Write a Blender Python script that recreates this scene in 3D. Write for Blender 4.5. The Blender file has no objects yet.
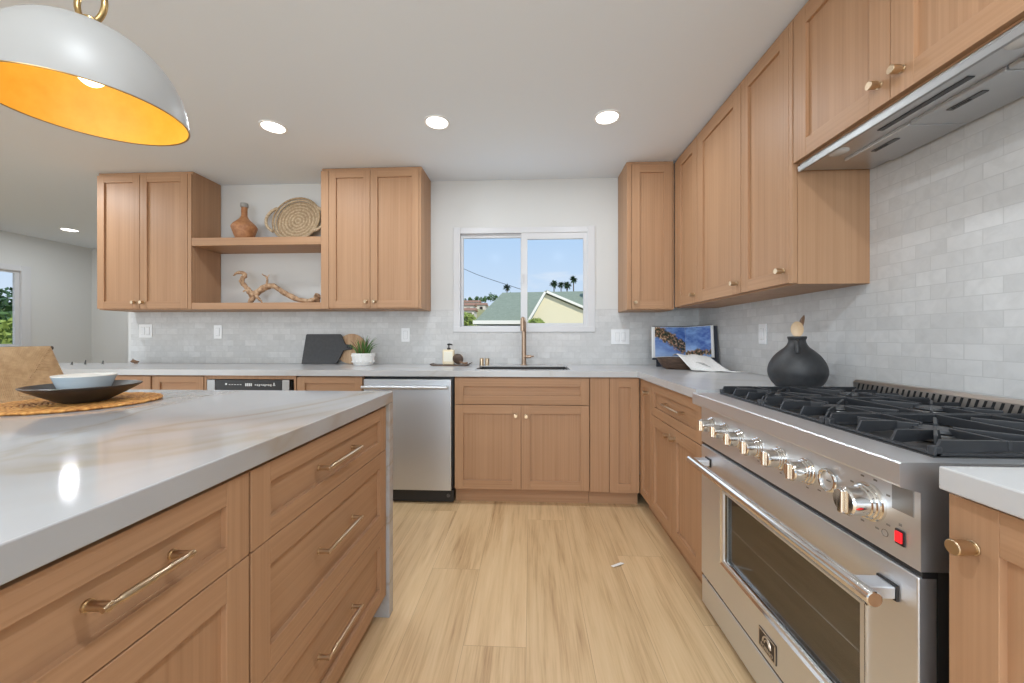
import bpy, bmesh, math, random
from mathutils import Matrix, Vector
random.seed(7)
S = bpy.context.scene
COL = S.collection
PI = math.pi

# ------------------------------------------------------------------ camera
FPX = 381.0
YAW = 0.0473
CAM_H = 1.1386
HORIZON = 337.8
cam = bpy.data.cameras.new('camera')
cam.sensor_width = 36.0
cam.lens = FPX / 1024.0 * 36.0
cam.shift_y = (HORIZON - 341.5) / 1024.0
cam.clip_start = 0.02
cam.clip_end = 500
co = bpy.data.objects.new('camera', cam)
co.location = (0, 0, CAM_H)
co.rotation_euler = (PI / 2, 0, YAW)
COL.objects.link(co)
S.camera = co

# ------------------------------------------------------------------ view
S.view_settings.view_transform = 'Standard'
S.view_settings.look = 'None'
S.view_settings.exposure = 0.50
S.view_settings.gamma = 1.0
S.view_settings.use_curve_mapping = False
try:
    S.cycles.use_denoising = True
    S.cycles.max_bounces = 10
    S.cycles.diffuse_bounces = 6
    S.cycles.sample_clamp_indirect = 4.0
    S.cycles.caustics_reflective = False
    S.cycles.caustics_refractive = False
except Exception:
    pass

# ------------------------------------------------------------------ world: blue sky with soft clouds near the horizon
W = bpy.data.worlds.new('sky')
S.world = W
W.use_nodes = True
nt = W.node_tree
nt.nodes.clear()
wo = nt.nodes.new('ShaderNodeOutputWorld')
bg = nt.nodes.new('ShaderNodeBackground')
tc = nt.nodes.new('ShaderNodeTexCoord')
sp = nt.nodes.new('ShaderNodeSeparateXYZ')
gr = nt.nodes.new('ShaderNodeValToRGB')
gr.color_ramp.elements[0].position = 0.0
gr.color_ramp.elements[0].color = (0.76, 0.87, 1.0, 1)
gr.color_ramp.elements[1].position = 0.6
gr.color_ramp.elements[1].color = (0.25, 0.50, 0.95, 1)
e = gr.color_ramp.elements.new(0.11)
e.color = (0.64, 0.80, 1.0, 1)
e = gr.color_ramp.elements.new(0.27)
e.color = (0.49, 0.71, 1.0, 1)
nz = nt.nodes.new('ShaderNodeTexNoise')
nz.inputs['Scale'].default_value = 3.2
nz.inputs['Detail'].default_value = 6
mp = nt.nodes.new('ShaderNodeMapping')
mp.inputs['Scale'].default_value = (1, 1, 4.5)
mp.inputs['Location'].default_value = (0.35, 0.1, 0.0)
cr = nt.nodes.new('ShaderNodeValToRGB')
cr.color_ramp.elements[0].position = 0.52
cr.color_ramp.elements[0].color = (0, 0, 0, 1)
cr.color_ramp.elements[1].position = 0.68
cr.color_ramp.elements[1].color = (0.75, 0.75, 0.75, 1)
mx = nt.nodes.new('ShaderNodeMix')
mx.data_type = 'RGBA'
mx.inputs[7].default_value = (1.0, 1.0, 1.0, 1)
nt.links.new(tc.outputs['Generated'], sp.inputs[0])
nt.links.new(sp.outputs[2], gr.inputs[0])
nt.links.new(tc.outputs['Generated'], mp.inputs[0])
nt.links.new(mp.outputs[0], nz.inputs['Vector'])
nt.links.new(nz.outputs[0], cr.inputs[0])
nt.links.new(cr.outputs[0], mx.inputs[0])
nt.links.new(gr.outputs[0], mx.inputs[6])
nt.links.new(mx.outputs[2], bg.inputs[0])
bg.inputs[1].default_value = 0.66
nt.links.new(bg.outputs[0], wo.inputs[0])

# ------------------------------------------------------------------ lights: sun outside, daylight at the rear and sink window, added fill at left
def light(name, kind, loc, rot, energy, color=(1, 1, 1), **kw):
    l = bpy.data.lights.new(name, kind)
    l.energy = energy
    l.color = color
    for k, v in kw.items():
        setattr(l, k, v)
    o = bpy.data.objects.new(name, l)
    o.location = loc
    o.rotation_euler = rot
    COL.objects.link(o)
    return o

SUN_E, REAR_E, LEFT_E, KWIN_E, SPOT_E = 2.4, 75, 55, 1.5, 10.0
light('sun', 'SUN', (8, -6, 12), (math.radians(40), math.radians(28), 0), SUN_E, (1, 0.95, 0.86), angle=0.01)
light('rear_daylight', 'AREA', (-.7, -3.35, 1.25), (PI / 2, 0, 0), REAR_E, (0.83, 0.92, 1.0), shape='RECTANGLE', size=3.0, size_y=2.0)
light('left_fill', 'AREA', (-6.50, -1.95, 1.15), (PI / 2, 0, -PI / 2), LEFT_E, (0.84, 0.925, 1.0), shape='RECTANGLE', size=2.8, size_y=2.0)  # fill added at an unseen left opening to brighten the right side
light('kitchen_window_daylight', 'AREA', (-0.05, 3.19, 1.62), (-PI / 2, 0, 0), KWIN_E, (0.93, 0.97, 1.0), shape='RECTANGLE', size=1.0, size_y=0.7)

# ------------------------------------------------------------------ materials
def mat(name, color=(0.8, 0.8, 0.8), rough=0.5, metal=0.0, spec=0.5, emit=None, es=0.0, coat=0.0):
    m = bpy.data.materials.new(name)
    m.use_nodes = True
    b = m.node_tree.nodes['Principled BSDF']
    b.inputs['Base Color'].default_value = (*color, 1)
    b.inputs['Roughness'].default_value = rough
    b.inputs['Metallic'].default_value = metal
    b.inputs['Specular IOR Level'].default_value = spec
    b.inputs['Coat Weight'].default_value = coat
    if emit:
        b.inputs['Emission Color'].default_value = (*emit, 1)
        b.inputs['Emission Strength'].default_value = es
    return m

class N:
    """small node-tree writer"""
    def __init__(s, m):
        s.t = m.node_tree
        s.b = s.t.nodes['Principled BSDF']
    def new(s, typ, **kw):
        n = s.t.nodes.new(typ)
        for k, v in kw.items():
            setattr(n, k, v)
        return n
    def ln(s, a, b):
        s.t.links.new(a, b)
    def coord(s, out='Object', scale=(1, 1, 1), loc=(0, 0, 0)):
        c = s.new('ShaderNodeTexCoord')
        m = s.new('ShaderNodeMapping')
        m.inputs['Scale'].default_value = scale
        m.inputs['Location'].default_value = loc
        s.ln(c.outputs[out], m.inputs[0])
        return m.outputs[0]
    def noise(s, vec, scale=1, detail=4, rough=0.55, dist=0.0, dims='3D', w=None):
        n = s.new('ShaderNodeTexNoise', noise_dimensions=dims)
        n.inputs['Scale'].default_value = scale
        n.inputs['Detail'].default_value = detail
        n.inputs['Roughness'].default_value = rough
        n.inputs['Distortion'].default_value = dist
        s.ln(vec, n.inputs['Vector'])
        if w is not None:
            s.ln(w, n.inputs['W'])
        return n.outputs[0]
    def ramp(s, fac, stops):
        r = s.new('ShaderNodeValToRGB')
        el = r.color_ramp.elements
        while len(el) < len(stops):
            el.new(0.5)
        for i, (p, c) in enumerate(stops):
            el[i].position = p
            el[i].color = (*c, 1) if len(c) == 3 else c
        s.ln(fac, r.inputs[0])
        return r.outputs[0]
    def mix(s, fac, a, b, mode='MIX'):
        m = s.new('ShaderNodeMix', data_type='RGBA', blend_type=mode)
        for idx, v in ((0, fac), (6, a), (7, b)):
            if hasattr(v, 'links'):
                s.ln(v, m.inputs[idx])
            elif idx == 0:
                m.inputs[0].default_value = v
            else:
                m.inputs[idx].default_value = (*v, 1)
        return m.outputs[2]
    def math(s, op, a, b=None):
        m = s.new('ShaderNodeMath', operation=op)
        for i, v in enumerate((a, b)):
            if v is None:
                continue
            if hasattr(v, 'links'):
                s.ln(v, m.inputs[i])
            else:
                m.inputs[i].default_value = v
        return m.outputs[0]
    def bump(s, h, strength=0.2, dist=0.002):
        b = s.new('ShaderNodeBump')
        b.inputs['Strength'].default_value = strength
        b.inputs['Distance'].default_value = dist
        s.ln(h, b.inputs['Height'])
        s.ln(b.outputs[0], s.b.inputs['Normal'])
    def base(s, c):
        s.ln(c, s.b.inputs['Base Color'])

def wood(name, axis, c0, c1, c2, rough=0.5, fine=110.0):
    m = mat(name, c1, rough, spec=0.35)
    n = N(m)
    sc = {'x': (0.8, fine, fine), 'y': (fine, 0.8, fine), 'z': (fine, fine, 0.8)}[axis]
    sc2 = {'x': (0.5, 14, 14), 'y': (14, 0.5, 14), 'z': (14, 14, 0.5)}[axis]
    oi = n.new('ShaderNodeObjectInfo')
    off = n.math('MULTIPLY', oi.outputs['Random'], 37.0)
    a = n.noise(n.coord(scale=sc), 1.0, 5, 0.6, 0.3, '4D', off)
    b = n.noise(n.coord(scale=sc2), 1.0, 3, 0.5, 0.6, '4D', off)
    f = n.math('ADD', n.math('MULTIPLY', a, 0.62), n.math('MULTIPLY', b, 0.38))
    c = n.ramp(f, [(0.34, c0), (0.5, c1), (0.66, c2)])
    n.base(c)
    n.bump(a, 0.12, 0.0006)
    return m

OAK0, OAK1, OAK2 = (0.350, 0.194, 0.104), (0.408, 0.234, 0.130), (0.455, 0.271, 0.155)
WV = wood('oak_vertical', 'z', OAK0, OAK1, OAK2)
WX = wood('oak_along', 'x', OAK0, OAK1, OAK2)
WY = wood('oak_deep', 'y', OAK0, OAK1, OAK2)

M = {}
M['white_wall'] = mat('wall_paint', (0.61, 0.61, 0.595), 0.7)
M['ceiling'] = mat('ceiling_paint', (0.74, 0.795, 0.85), 0.8)
for k in ('white_wall', 'ceiling'):
    n = N(M[k])
    n.bump(n.noise(n.coord(scale=(60, 60, 60)), 1, 3), 0.05, 0.001)
M['vinyl'] = mat('white_vinyl', (0.60, 0.60, 0.61), 0.35)
M['plate'] = mat('white_plastic', (0.80, 0.81, 0.82), 0.35)
M['plate_gap'] = mat('grey_plastic', (0.5, 0.5, 0.51), 0.4)
M['black'] = mat('black_plastic', (0.012, 0.012, 0.013), 0.4)
M['gap'] = mat('dark_gap', (0.02, 0.014, 0.01), 0.8)
M['dark_steel'] = mat('dark_steel', (0.13, 0.13, 0.13), 0.35, 0.8)
M['chrome'] = mat('chrome', (0.78, 0.77, 0.75), 0.09, 1.0)
M['iron'] = mat('cast_iron', (0.022, 0.024, 0.028), 0.42, 0.0, 0.6)
M['brass'] = mat('brushed_brass', (0.60, 0.47, 0.32), 0.28, 1.0)
M['brass_dark'] = mat('aged_brass', (0.45, 0.31, 0.14), 0.3, 1.0)
M['copper'] = mat('rose_brass', (0.43, 0.31, 0.225), 0.42, 1.0)

def steel(name, col, rough, axis):
    m = mat(name, col, rough, 1.0)
    n = N(m)
    sc = {'x': (2, 300, 300), 'y': (300, 2, 300), 'z': (300, 300, 2)}[axis]
    a = n.noise(n.coord(scale=sc), 1, 3)
    r = n.new('ShaderNodeMapRange')
    r.inputs[3].default_value = rough - 0.06
    r.inputs[4].default_value = rough + 0.08
    n.ln(a, r.inputs[0])
    n.ln(r.outputs[0], n.b.inputs['Roughness'])
    return m
M['steel_y'] = steel('brushed_steel', (0.74, 0.765, 0.80), 0.42, 'y')
M['steel_z'] = steel('brushed_steel_upright', (0.66, 0.68, 0.71), 0.38, 'z')
M['steel_lip'] = steel('hood_lip_steel', (0.40, 0.40, 0.40), 0.45, 'y')
M['steel_plate'] = steel('rating_plate_steel', (0.33, 0.33, 0.33), 0.4, 'y')
M['steel_warm'] = steel('vent_steel', (0.56, 0.52, 0.48), 0.4, 'y')
M['steel_hood'] = steel('hood_steel', (0.58, 0.585, 0.59), 0.36, 'y')

# floor planks running away from the camera
m = mat('oak_planks', (0.6, 0.45, 0.3), 0.42)
n = N(m)
c = n.new('ShaderNodeTexCoord')
sx = n.new('ShaderNodeSeparateXYZ')
n.ln(c.outputs['Object'], sx.inputs[0])
cb = n.new('ShaderNodeCombineXYZ')
rowv = n.math('ADD', sx.outputs[0], 0.014 + 0.2335 * 60)
rowi = n.math('FLOOR', n.math('DIVIDE', rowv, 0.2335))
wn = n.new('ShaderNodeTexWhiteNoise', noise_dimensions='1D')
n.ln(n.math('ADD', rowi, 3.7), wn.inputs['W'])
n.ln(n.math('ADD', n.math('ADD', sx.outputs[1], 20.35), n.math('MULTIPLY', wn.outputs['Value'], 1.52)), cb.inputs[0])
n.ln(rowv, cb.inputs[1])
bk = n.new('ShaderNodeTexBrick', offset=0.0, offset_frequency=2, squash=1.0)
bk.inputs['Color1'].default_value = (0, 0, 0, 1)
bk.inputs['Color2'].default_value = (1, 1, 1, 1)
bk.inputs['Mortar'].default_value = (0.5, 0.5, 0.5, 1)
bk.inputs['Scale'].default_value = 1.0
bk.inputs['Mortar Size'].default_value = 0.0009
bk.inputs['Mortar Smooth'].default_value = 0.1
bk.inputs['Brick Width'].default_value = 1.52
bk.inputs['Row Height'].default_value = 0.2335
n.ln(cb.outputs[0], bk.inputs['Vector'])
rnd = n.math('MULTIPLY', bk.outputs['Color'], 23.0)
g1 = n.noise(n.coord(scale=(26, 1.3, 1)), 1, 6, 0.6, 0.8, '4D', rnd)
g2 = n.noise(n.coord(scale=(7, 0.7, 1)), 1, 4, 0.55, 1.2, '4D', rnd)
g3 = n.noise(n.coord(scale=(150, 5, 1)), 1, 3, 0.6, 0.0, '4D', rnd)
f = n.math('ADD', n.math('ADD', n.math('MULTIPLY', g1, 0.38), n.math('MULTIPLY', g2, 0.38)), n.math('MULTIPLY', g3, 0.24))
colr = n.ramp(f, [(0.35, (0.32, 0.185, 0.085)), (0.43, (0.52, 0.345, 0.185)), (0.51, (0.635, 0.445, 0.25)), (0.64, (0.71, 0.52, 0.315))])
tone = n.ramp(bk.outputs['Color'], [(0.0, (0.94, 0.93, 0.91)), (1.0, (1.03, 1.025, 1.01))])
colr = n.mix(1.0, colr, tone, 'MULTIPLY')
kn = n.new('ShaderNodeTexVoronoi', voronoi_dimensions='3D')
kn.inputs['Scale'].default_value = 1.0
n.ln(n.coord(scale=(5.2, 2.1, 1), loc=(0.3, 0.2, 0)), kn.inputs['Vector'])
km = n.ramp(kn.outputs['Distance'], [(0.03, (1, 1, 1)), (0.17, (0, 0, 0))])
kpick = n.new('ShaderNodeSeparateXYZ')
n.ln(kn.outputs['Color'], kpick.inputs[0])
kgate = n.math('MULTIPLY', km, n.math('GREATER_THAN', kpick.outputs[0], 0.40))
colr = n.mix(n.math('MULTIPLY', kgate, 0.62), colr, (0.20, 0.105, 0.05))
colr = n.mix(n.math('MULTIPLY', bk.outputs['Fac'], 0.55), colr, (0.22, 0.13, 0.07))
n.base(colr)
n.bump(g3, 0.05, 0.0006)
M['floor'] = m

def tile_mat(name, ax):
    m = mat(name, (0.6, 0.59, 0.57), 0.48, spec=0.3)
    n = N(m)
    c = n.new('ShaderNodeTexCoord')
    sx = n.new('ShaderNodeSeparateXYZ')
    n.ln(c.outputs['Object'], sx.inputs[0])
    cb = n.new('ShaderNodeCombineXYZ')
    n.ln(n.math('ADD', sx.outputs[ax], 20.03), cb.inputs[0])
    n.ln(n.math('ADD', sx.outputs[2], 10.0 - 0.918), cb.inputs[1])
    bk = n.new('ShaderNodeTexBrick', offset=0.5, offset_frequency=2)
    bk.inputs['Color1'].default_value = (0, 0, 0, 1)
    bk.inputs['Color2'].default_value = (1, 1, 1, 1)
    bk.inputs['Mortar'].default_value = (0.5, 0.5, 0.5, 1)
    bk.inputs['Scale'].default_value = 1.0
    bk.inputs['Mortar Size'].default_value = 0.0016
    bk.inputs['Mortar Smooth'].default_value = 0.3
    bk.inputs['Brick Width'].default_value = 0.102
    bk.inputs['Row Height'].default_value = 0.0505
    n.ln(cb.outputs[0], bk.inputs['Vector'])
    cl = n.ramp(bk.outputs['Color'], [(0.0, (0.535, 0.535, 0.53)), (0.5, (0.57, 0.57, 0.565)), (1.0, (0.61, 0.61, 0.605))])
    w = n.math('MULTIPLY', bk.outputs['Color'], 17.0)
    v = n.noise(n.coord(scale=(14, 14, 14)), 1, 4, 0.6, 1.5, '4D', w)
    cl = n.mix(1.0, cl, n.ramp(v, [(0.3, (0.92, 0.92, 0.92)), (0.6, (1.03, 1.03, 1.03))]), 'MULTIPLY')
    cl = n.mix(bk.outputs['Fac'], cl, (0.50, 0.50, 0.495))
    n.base(cl)
    h = n.math('ADD', n.math('MULTIPLY', v, 0.35), n.math('SUBTRACT', 1.0, bk.outputs['Fac']))
    n.bump(h, 0.32, 0.0012)
    return m
M['tile_x'] = tile_mat('tile_back', 0)
M['tile_y'] = tile_mat('tile_side', 1)

def quartz(name, scale, loc, stren, rough, tone):
    m = mat(name, (0.78, 0.78, 0.77), rough)
    n = N(m)
    v = n.coord(scale=scale, loc=loc)
    a = n.noise(v, 1.0, 5, 0.55, 0.6)
    d = n.math('ABSOLUTE', n.math('SUBTRACT', a, 0.5))
    vein = n.ramp(d, [(0.0, (1, 1, 1)), (0.018, (0.35, 0.35, 0.35)), (0.06, (0, 0, 0))])
    b = n.noise(n.coord(scale=(1.1, 0.8, 1)), 1, 3)
    gate = n.ramp(b, [(0.38, (0, 0, 0)), (0.58, (1, 1, 1))])
    c1 = n.mix(n.math('MULTIPLY', n.math('MULTIPLY', vein, gate), stren), tone, (0.33, 0.27, 0.20))
    cloud = n.noise(n.coord(scale=(3, 1.2, 3)), 1, 4, 0.5, 0.8)
    c1 = n.mix(1.0, c1, n.ramp(cloud, [(0.35, (0.95, 0.95, 0.955)), (0.65, (1.0, 1.0, 1.0))]), 'MULTIPLY')
    n.base(c1)
    return m
M['quartz'] = quartz('white_quartz', (0.9, 1.6, 1.0), (0.2, 0.1, 0), 0.25, 0.22, (0.50, 0.505, 0.51))
M['island_quartz'] = quartz('veined_quartz', (1.5, 0.62, 1.5), (0.33, 0.55, 0.15), 0.85, 0.08, (0.425, 0.43, 0.44))

# glass panes: clear, with a faint reflection
m = bpy.data.materials.new('window_glass')
m.use_nodes = True
t = m.node_tree
t.nodes.clear()
o_ = t.nodes.new('ShaderNodeOutputMaterial')
tr = t.nodes.new('ShaderNodeBsdfTransparent')
gl = t.nodes.new('ShaderNodeBsdfGlossy')
gl.inputs['Roughness'].default_value = 0.12
mxs = t.nodes.new('ShaderNodeMixShader')
mxs.inputs[0].default_value = 0.001
t.links.new(tr.outputs[0], mxs.inputs[1])
t.links.new(gl.outputs[0], mxs.inputs[2])
t.links.new(mxs.outputs[0], o_.inputs[0])
M['glass'] = m
m = bpy.data.materials.new('oven_glass')
m.use_nodes = True
t = m.node_tree
t.nodes.clear()
o_ = t.nodes.new('ShaderNodeOutputMaterial')
tr = t.nodes.new('ShaderNodeBsdfTransparent')
tr.inputs[0].default_value = (0.55, 0.55, 0.54, 1)
gl = t.nodes.new('ShaderNodeBsdfGlossy')
gl.inputs['Roughness'].default_value = 0.05
gl.inputs[0].default_value = (0.8, 0.8, 0.78, 1)
mxs = t.nodes.new('ShaderNodeMixShader')
mxs.inputs[0].default_value = 0.18
t.links.new(tr.outputs[0], mxs.inputs[1])
t.links.new(gl.outputs[0], mxs.inputs[2])
t.links.new(mxs.outputs[0], o_.inputs[0])
M['oven_glass'] = m

def noisy(name, stops, scale, rough=0.6, detail=4, bump=0.0, bd=0.002, dist=0.0, metal=0.0):
    m = mat(name, stops[0][1], rough, metal)
    n = N(m)
    a = n.noise(n.coord(scale=scale if isinstance(scale, tuple) else (scale,) * 3), 1, detail, 0.6, dist)
    n.base(n.ramp(a, stops))
    if bump:
        n.bump(a, bump, bd)
    return m
M['terracotta'] = noisy('terracotta', [(0.35, (0.30, 0.12, 0.045)), (0.65, (0.45, 0.21, 0.09))], 30, 0.5)
M['grey_clay'] = mat('grey_clay', (0.30, 0.29, 0.27), 0.6)
M['seagrass_dark'] = noisy('seagrass_dark', [(0.3, (0.30, 0.20, 0.11)), (0.7, (0.50, 0.37, 0.23))], 55, 0.8, 3, 0.4, 0.002)
M['seagrass'] = noisy('seagrass', [(0.3, (0.38, 0.27, 0.16)), (0.5, (0.54, 0.41, 0.27)), (0.7, (0.68, 0.55, 0.38))], 55, 0.8, 3, 0.6, 0.003)
M['driftwood'] = noisy('driftwood', [(0.32, (0.16, 0.085, 0.04)), (0.5, (0.42, 0.26, 0.15)), (0.68, (0.62, 0.45, 0.30))], 32, 0.75, 5, 0.7, 0.004)
M['slate'] = noisy('charcoal_board', [(0.3, (0.032, 0.033, 0.036)), (0.7, (0.045, 0.046, 0.05))], 40, 0.5)
M['lightwood'] = wood('acacia', 'z', (0.33, 0.19, 0.10), (0.48, 0.30, 0.17), (0.60, 0.42, 0.26), 0.5, 40)
M['darkwood'] = noisy('dark_wood', [(0.3, (0.045, 0.025, 0.016)), (0.7, (0.12, 0.07, 0.045))], (8, 60, 60), 0.5)
M['leaf'] = noisy('succulent_leaf', [(0.3, (0.035, 0.12, 0.02)), (0.7, (0.14, 0.30, 0.07))], 25, 0.45)
M['leaf_tip'] = mat('red_leaf', (0.22, 0.12, 0.06), 0.5)
M['pot'] = mat('white_ceramic', (0.80, 0.79, 0.77), 0.35)
M['soap'] = mat('amber_soap', (0.72, 0.60, 0.40), 0.15, coat=0.4)
M['label'] = mat('cream_label', (0.78, 0.74, 0.62), 0.6)
M['blackvase'] = noisy('black_clay', [(0.3, (0.020, 0.021, 0.023)), (0.7, (0.032, 0.033, 0.036))], 60, 0.48, 4, 0.15, 0.001)
M['spoonwood'] = wood('beech_spoon', 'z', (0.52, 0.36, 0.21), (0.62, 0.46, 0.30), (0.70, 0.54, 0.37), 0.5, 50)
M['spoondark'] = mat('walnut_spoon', (0.20, 0.11, 0.06), 0.45)
M['linen'] = noisy('white_linen', [(0.3, (0.70, 0.69, 0.67)), (0.7, (0.80, 0.79, 0.77))], 90, 0.85, 3, 0.25, 0.001)
M['linen_mark'] = mat('grey_print', (0.32, 0.31, 0.30), 0.8)
M['matte_blackplate'] = mat('black_stoneware', (0.022, 0.022, 0.023), 0.33)
M['bluebowl'] = noisy('pale_blue_glaze', [(0.35, (0.46, 0.54, 0.60)), (0.65, (0.58, 0.63, 0.66))], (6, 6, 14), 0.25)
M['bowlrim'] = mat('cream_rim', (0.78, 0.77, 0.73), 0.3)
M['paper'] = mat('paper', (0.80, 0.80, 0.79), 0.6)
M['bookcover'] = mat('navy_cover', (0.05, 0.055, 0.07), 0.45)
M['gold'] = noisy('gold_leaf', [(0.3, (0.76, 0.42, 0.045)), (0.7, (0.84, 0.50, 0.07))], 20, 0.45)
M['shade_white'] = mat('pendant_white', (0.30, 0.295, 0.285), 0.45)
M['bulb'] = mat('bulb', (1, 0.9, 0.7), 0.4, emit=(1.0, 0.80, 0.45), es=3.0)
M['lamp_disc'] = mat('lamp_diffuser', (1, 1, 1), 0.4, emit=(1.0, 0.97, 0.92), es=4.0)
M['lamp_trim'] = mat('lamp_trim', (0.85, 0.85, 0.84), 0.4)
M['red_switch'] = mat('red_switch', (0.65, 0.01, 0.015), 0.3, emit=(1.0, 0.02, 0.03), es=0.55)
M['white_mark'] = mat('white_print', (0.75, 0.78, 0.80), 0.5)
M['grey_mark'] = mat('etched_print', (0.22, 0.21, 0.20), 0.5)
M['badge_silver'] = mat('badge_silver', (0.70, 0.62, 0.52), 0.3, 0.8)
M['badge_dark'] = mat('badge_dark', (0.035, 0.022, 0.016), 0.4)
M['hood_slot'] = mat('hood_panel', (0.02, 0.021, 0.023), 0.2)
M['clearglass'] = mat('frosted_lens', (0.55, 0.55, 0.54), 0.25)
M['stucco'] = mat('cream_stucco', (0.70, 0.64, 0.44), 0.9)
M['trimwhite'] = mat('white_fascia', (0.80, 0.78, 0.70), 0.6)
M['roofgreen'] = noisy('green_shingle', [(0.3, (0.205, 0.245, 0.18)), (0.7, (0.26, 0.30, 0.225))], 9, 0.9)
M['farwall'] = mat('far_wall', (0.62, 0.58, 0.50), 0.9)
M['farroof'] = mat('far_roof', (0.32, 0.17, 0.11), 0.9)
M['tree'] = noisy('tree_leaf', [(0.3, (0.03, 0.075, 0.018)), (0.7, (0.10, 0.19, 0.05))], 2.0, 0.8)
M['tree_dark'] = noisy('palm_leaf', [(0.3, (0.015, 0.05, 0.02)), (0.7, (0.05, 0.11, 0.045))], 2.0, 0.8)
M['bush'] = noisy('bush_leaf', [(0.3, (0.12, 0.19, 0.03)), (0.7, (0.34, 0.42, 0.10))], 4.0, 0.8)
M['bark'] = mat('bark', (0.12, 0.09, 0.07), 0.9)
M['hill'] = noisy('dry_hill', [(0.35, (0.16, 0.20, 0.07)), (0.6, (0.40, 0.36, 0.22))], 0.12, 0.95)
M['cable'] = mat('cable', (0.10, 0.10, 0.11), 0.6)
M['yard'] = noisy('dry_yard', [(0.3, (0.16, 0.17, 0.08)), (0.7, (0.36, 0.33, 0.22))], 0.6, 0.95)

# braided orange mat, seen as concentric braid
m = mat('orange_braid', (0.5, 0.25, 0.07), 0.75)
n = N(m)
a = n.noise(n.coord(scale=(70, 70, 20)), 1, 3)
n.base(n.ramp(a, [(0.3, (0.28, 0.10, 0.02)), (0.5, (0.55, 0.25, 0.06)), (0.7, (0.70, 0.40, 0.13))]))
n.bump(a, 0.6, 0.003)
M['orangemat'] = m
m = mat('paper_cord', (0.42, 0.28, 0.15), 0.75)
n = N(m)
a = n.noise(n.coord(scale=(40, 40, 40)), 1, 3)
n.base(n.ramp(a, [(0.3, (0.45, 0.29, 0.15)), (0.7, (0.60, 0.41, 0.23))]))
M['cord'] = m
# printed pages: sea-blue photograph with a rocky brown-green coast
def page_mat(name, slope, off, amt):
    m = mat(name, (0.2, 0.35, 0.7), 0.35)
    n = N(m)
    c = n.new('ShaderNodeTexCoord')
    sx = n.new('ShaderNodeSeparateXYZ')
    n.ln(c.outputs['Generated'], sx.inputs[0])
    v = n.coord(out='Generated', scale=(7, 7, 7))
    ns = n.noise(v, 1, 5, 0.6)
    sea = n.ramp(n.noise(n.coord(out='Generated', scale=(2, 2, 5)), 1, 3), [(0.35, (0.05, 0.12, 0.42)), (0.65, (0.25, 0.42, 0.74))])
    rock = n.ramp(n.noise(n.coord(out='Generated', scale=(14, 14, 14)), 1, 3), [(0.36, (0.012, 0.02, 0.015)), (0.48, (0.06, 0.07, 0.03)), (0.55, (0.30, 0.13, 0.07)), (0.66, (0.62, 0.48, 0.32))])
    d = n.math('ADD', n.math('MULTIPLY', sx.outputs[0], slope), n.math('SUBTRACT', sx.outputs[2], off))
    band = n.math('SUBTRACT', amt, n.math('ABSOLUTE', d))
    band = n.math('ADD', band, n.math('MULTIPLY', n.math('SUBTRACT', ns, 0.5), 0.5))
    k = n.ramp(band, [(0.0, (0, 0, 0)), (0.05, (1, 1, 1))])
    sea = n.mix(n.ramp(n.math('ADD', sx.outputs[2], n.math('MULTIPLY', sx.outputs[0], .5)), [(0.12, (0.75, 0.75, 0.75)), (0.62, (0, 0, 0))]), sea, (0.42, 0.58, 0.86))
    n.base(n.mix(k, sea, rock))
    return m
M['page_a'] = page_mat('coast_page', 0.70, 0.95, 0.24)
M['page_b'] = page_mat('sea_page', -0.1, 0.08, 0.13)

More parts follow.
